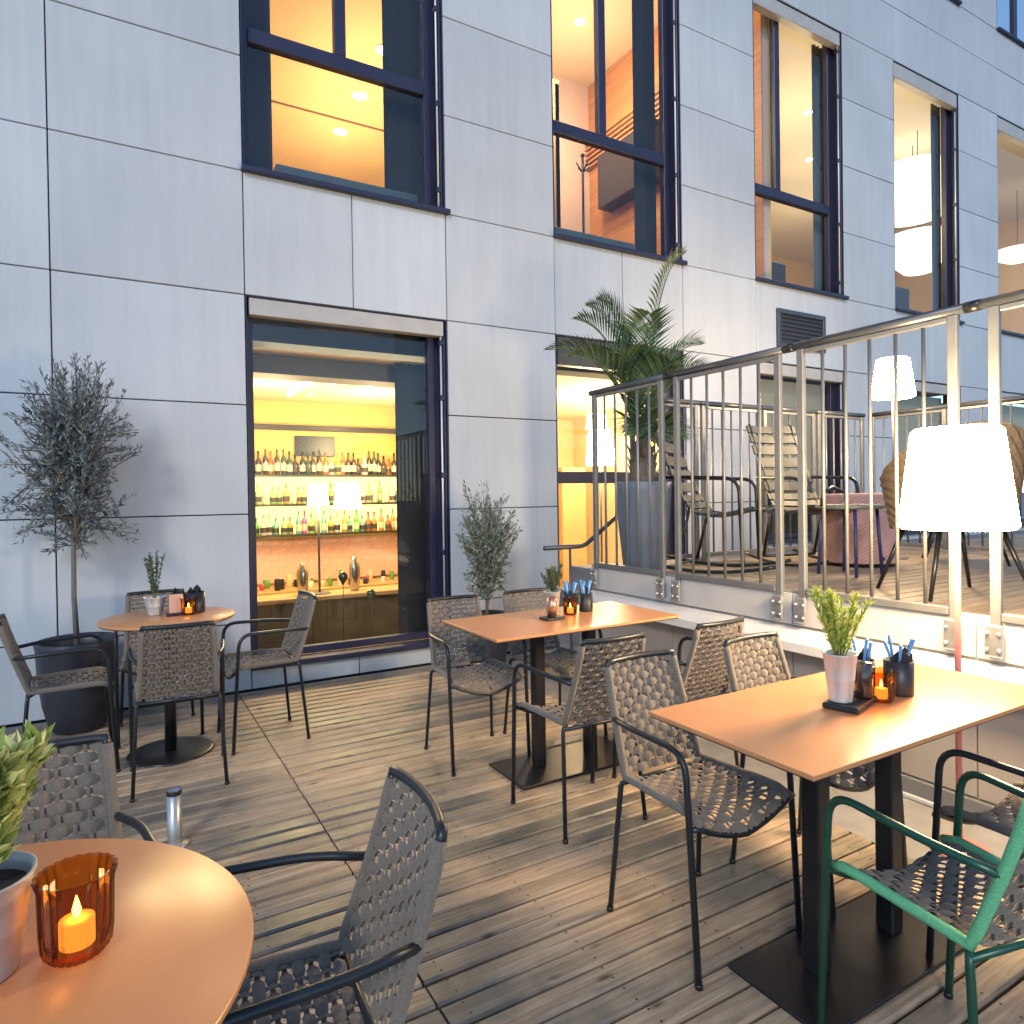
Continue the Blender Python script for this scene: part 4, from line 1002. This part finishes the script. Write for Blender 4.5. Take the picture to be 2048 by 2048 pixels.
caddy('black cutlery cup with napkins behind the amber glass on the near table', (2.015, 1.30, TT), .040, .10, seed=2)
caddy('black cutlery cup with blue handles beside the amber glass on the near table', (2.085, 1.222, TT), .043, .105, seed=5)
# middle table
zinc_pot('grey zinc pot with spiky plant on the middle table', (1.955, 2.965, TT), .030, .042, .13, M_POTZ)
herb('spiky dark green plant with pale tips on the middle table', (1.955, 2.965, TT + .11), .15, .055, 60, .032, .0035, M_HERBD, 22, .9, 9)
candle('amber candle glass lit on the middle table', (2.055, 2.945, TT), .95)
caddy('black cutlery cup with blue handles on the middle table, left one', (2.10, 3.01, TT), .036, .10, seed=7)
caddy('black cutlery cup with blue handles on the middle table, next to railing', (2.19, 2.99, TT), .038, .10, seed=8)
tag(MB().cbox(-.055, .055, -.04, .04, .0005, .014, .003).build('tray', M_MESHPOT, None, (1.905, 2.89, TT)), 'small black tray on the middle table', 'tray')
tag(MB().lathe([(.0005, .001), (.024, .001), (.024, .10), (.0005, .101)], 18).build('canister', M_COPPER, None, (1.905, 2.89, TT + .0145)), 'copper canister on the black tray of the middle table', 'canister')
# far round table
zinc_pot('pale zinc pot with small shrub on the far round table', (.175, 4.26, TT), .036, .055, .10, MATS['zinc_pot_pale'])
herb('small upright dark shrub on the far round table', (.175, 4.26, TT + .085), .26, .055, 60, .022, .0035, M_HERBD, 23, .7, 9)
tag(MB().cbox(-.035, .035, -.012, .012, .0125, .115, .003).build('menu_card', mat('card_copper', (.58, .34, .24), .6, noise=(8, .1)), None, (.275, 4.18, TT)), 'copper coloured card holder on the far round table', 'card holder')
tag(MB().cbox(-.05, .05, -.035, .035, .0005, .012, .003).build('tray', M_MESHPOT, None, (.275, 4.18, TT)), 'small black tray under the card on the far round table', 'tray')
candle('amber candle glass lit on the far round table', (.335, 4.155, TT), 1.0)
cb = caddy('black cutlery cup full of black napkins on the far round table', (.375, 4.225, TT), .052, .115, True, False, 9)
caddy('black napkin cup behind the copper card on the far round table', (.30, 4.30, TT), .045, .105, True, False, 12)
# near round table
zinc_pot('big zinc bucket pot at the edge of the near round table', (-.172, 1.142, TT), .046, .066, .132)
herb('leafy variegated plant in the big zinc bucket pot', (-.172, 1.142, TT + .11), .215, .085, 80, .040, .0075, M_VARI, 24, .75, 24)
candle('large ribbed amber candle glass lit on the near round table', (-.058, 1.128, TT), 1.22)

# parasol socket tube on the deck
ps = thing('deck_post', 'short round steel post standing on the deck behind the near round table', 'post', (.178, 3.02, 0))
MB().lathe([(.0005, .008), (.05, .008), (.052, .004), (.052, .0012), (.0005, .0012)], 24).build('base_plate', M_ZINC, ps)
MB().lathe([(.027, .008), (.027, .222), (.024, .222), (.024, .05)], 24).build('tube', M_ZINC, ps)
MB().lathe([(.0285, .205), (.0285, .2215), (.0275, .2235)], 24).build('collar', M_BLACK, ps)
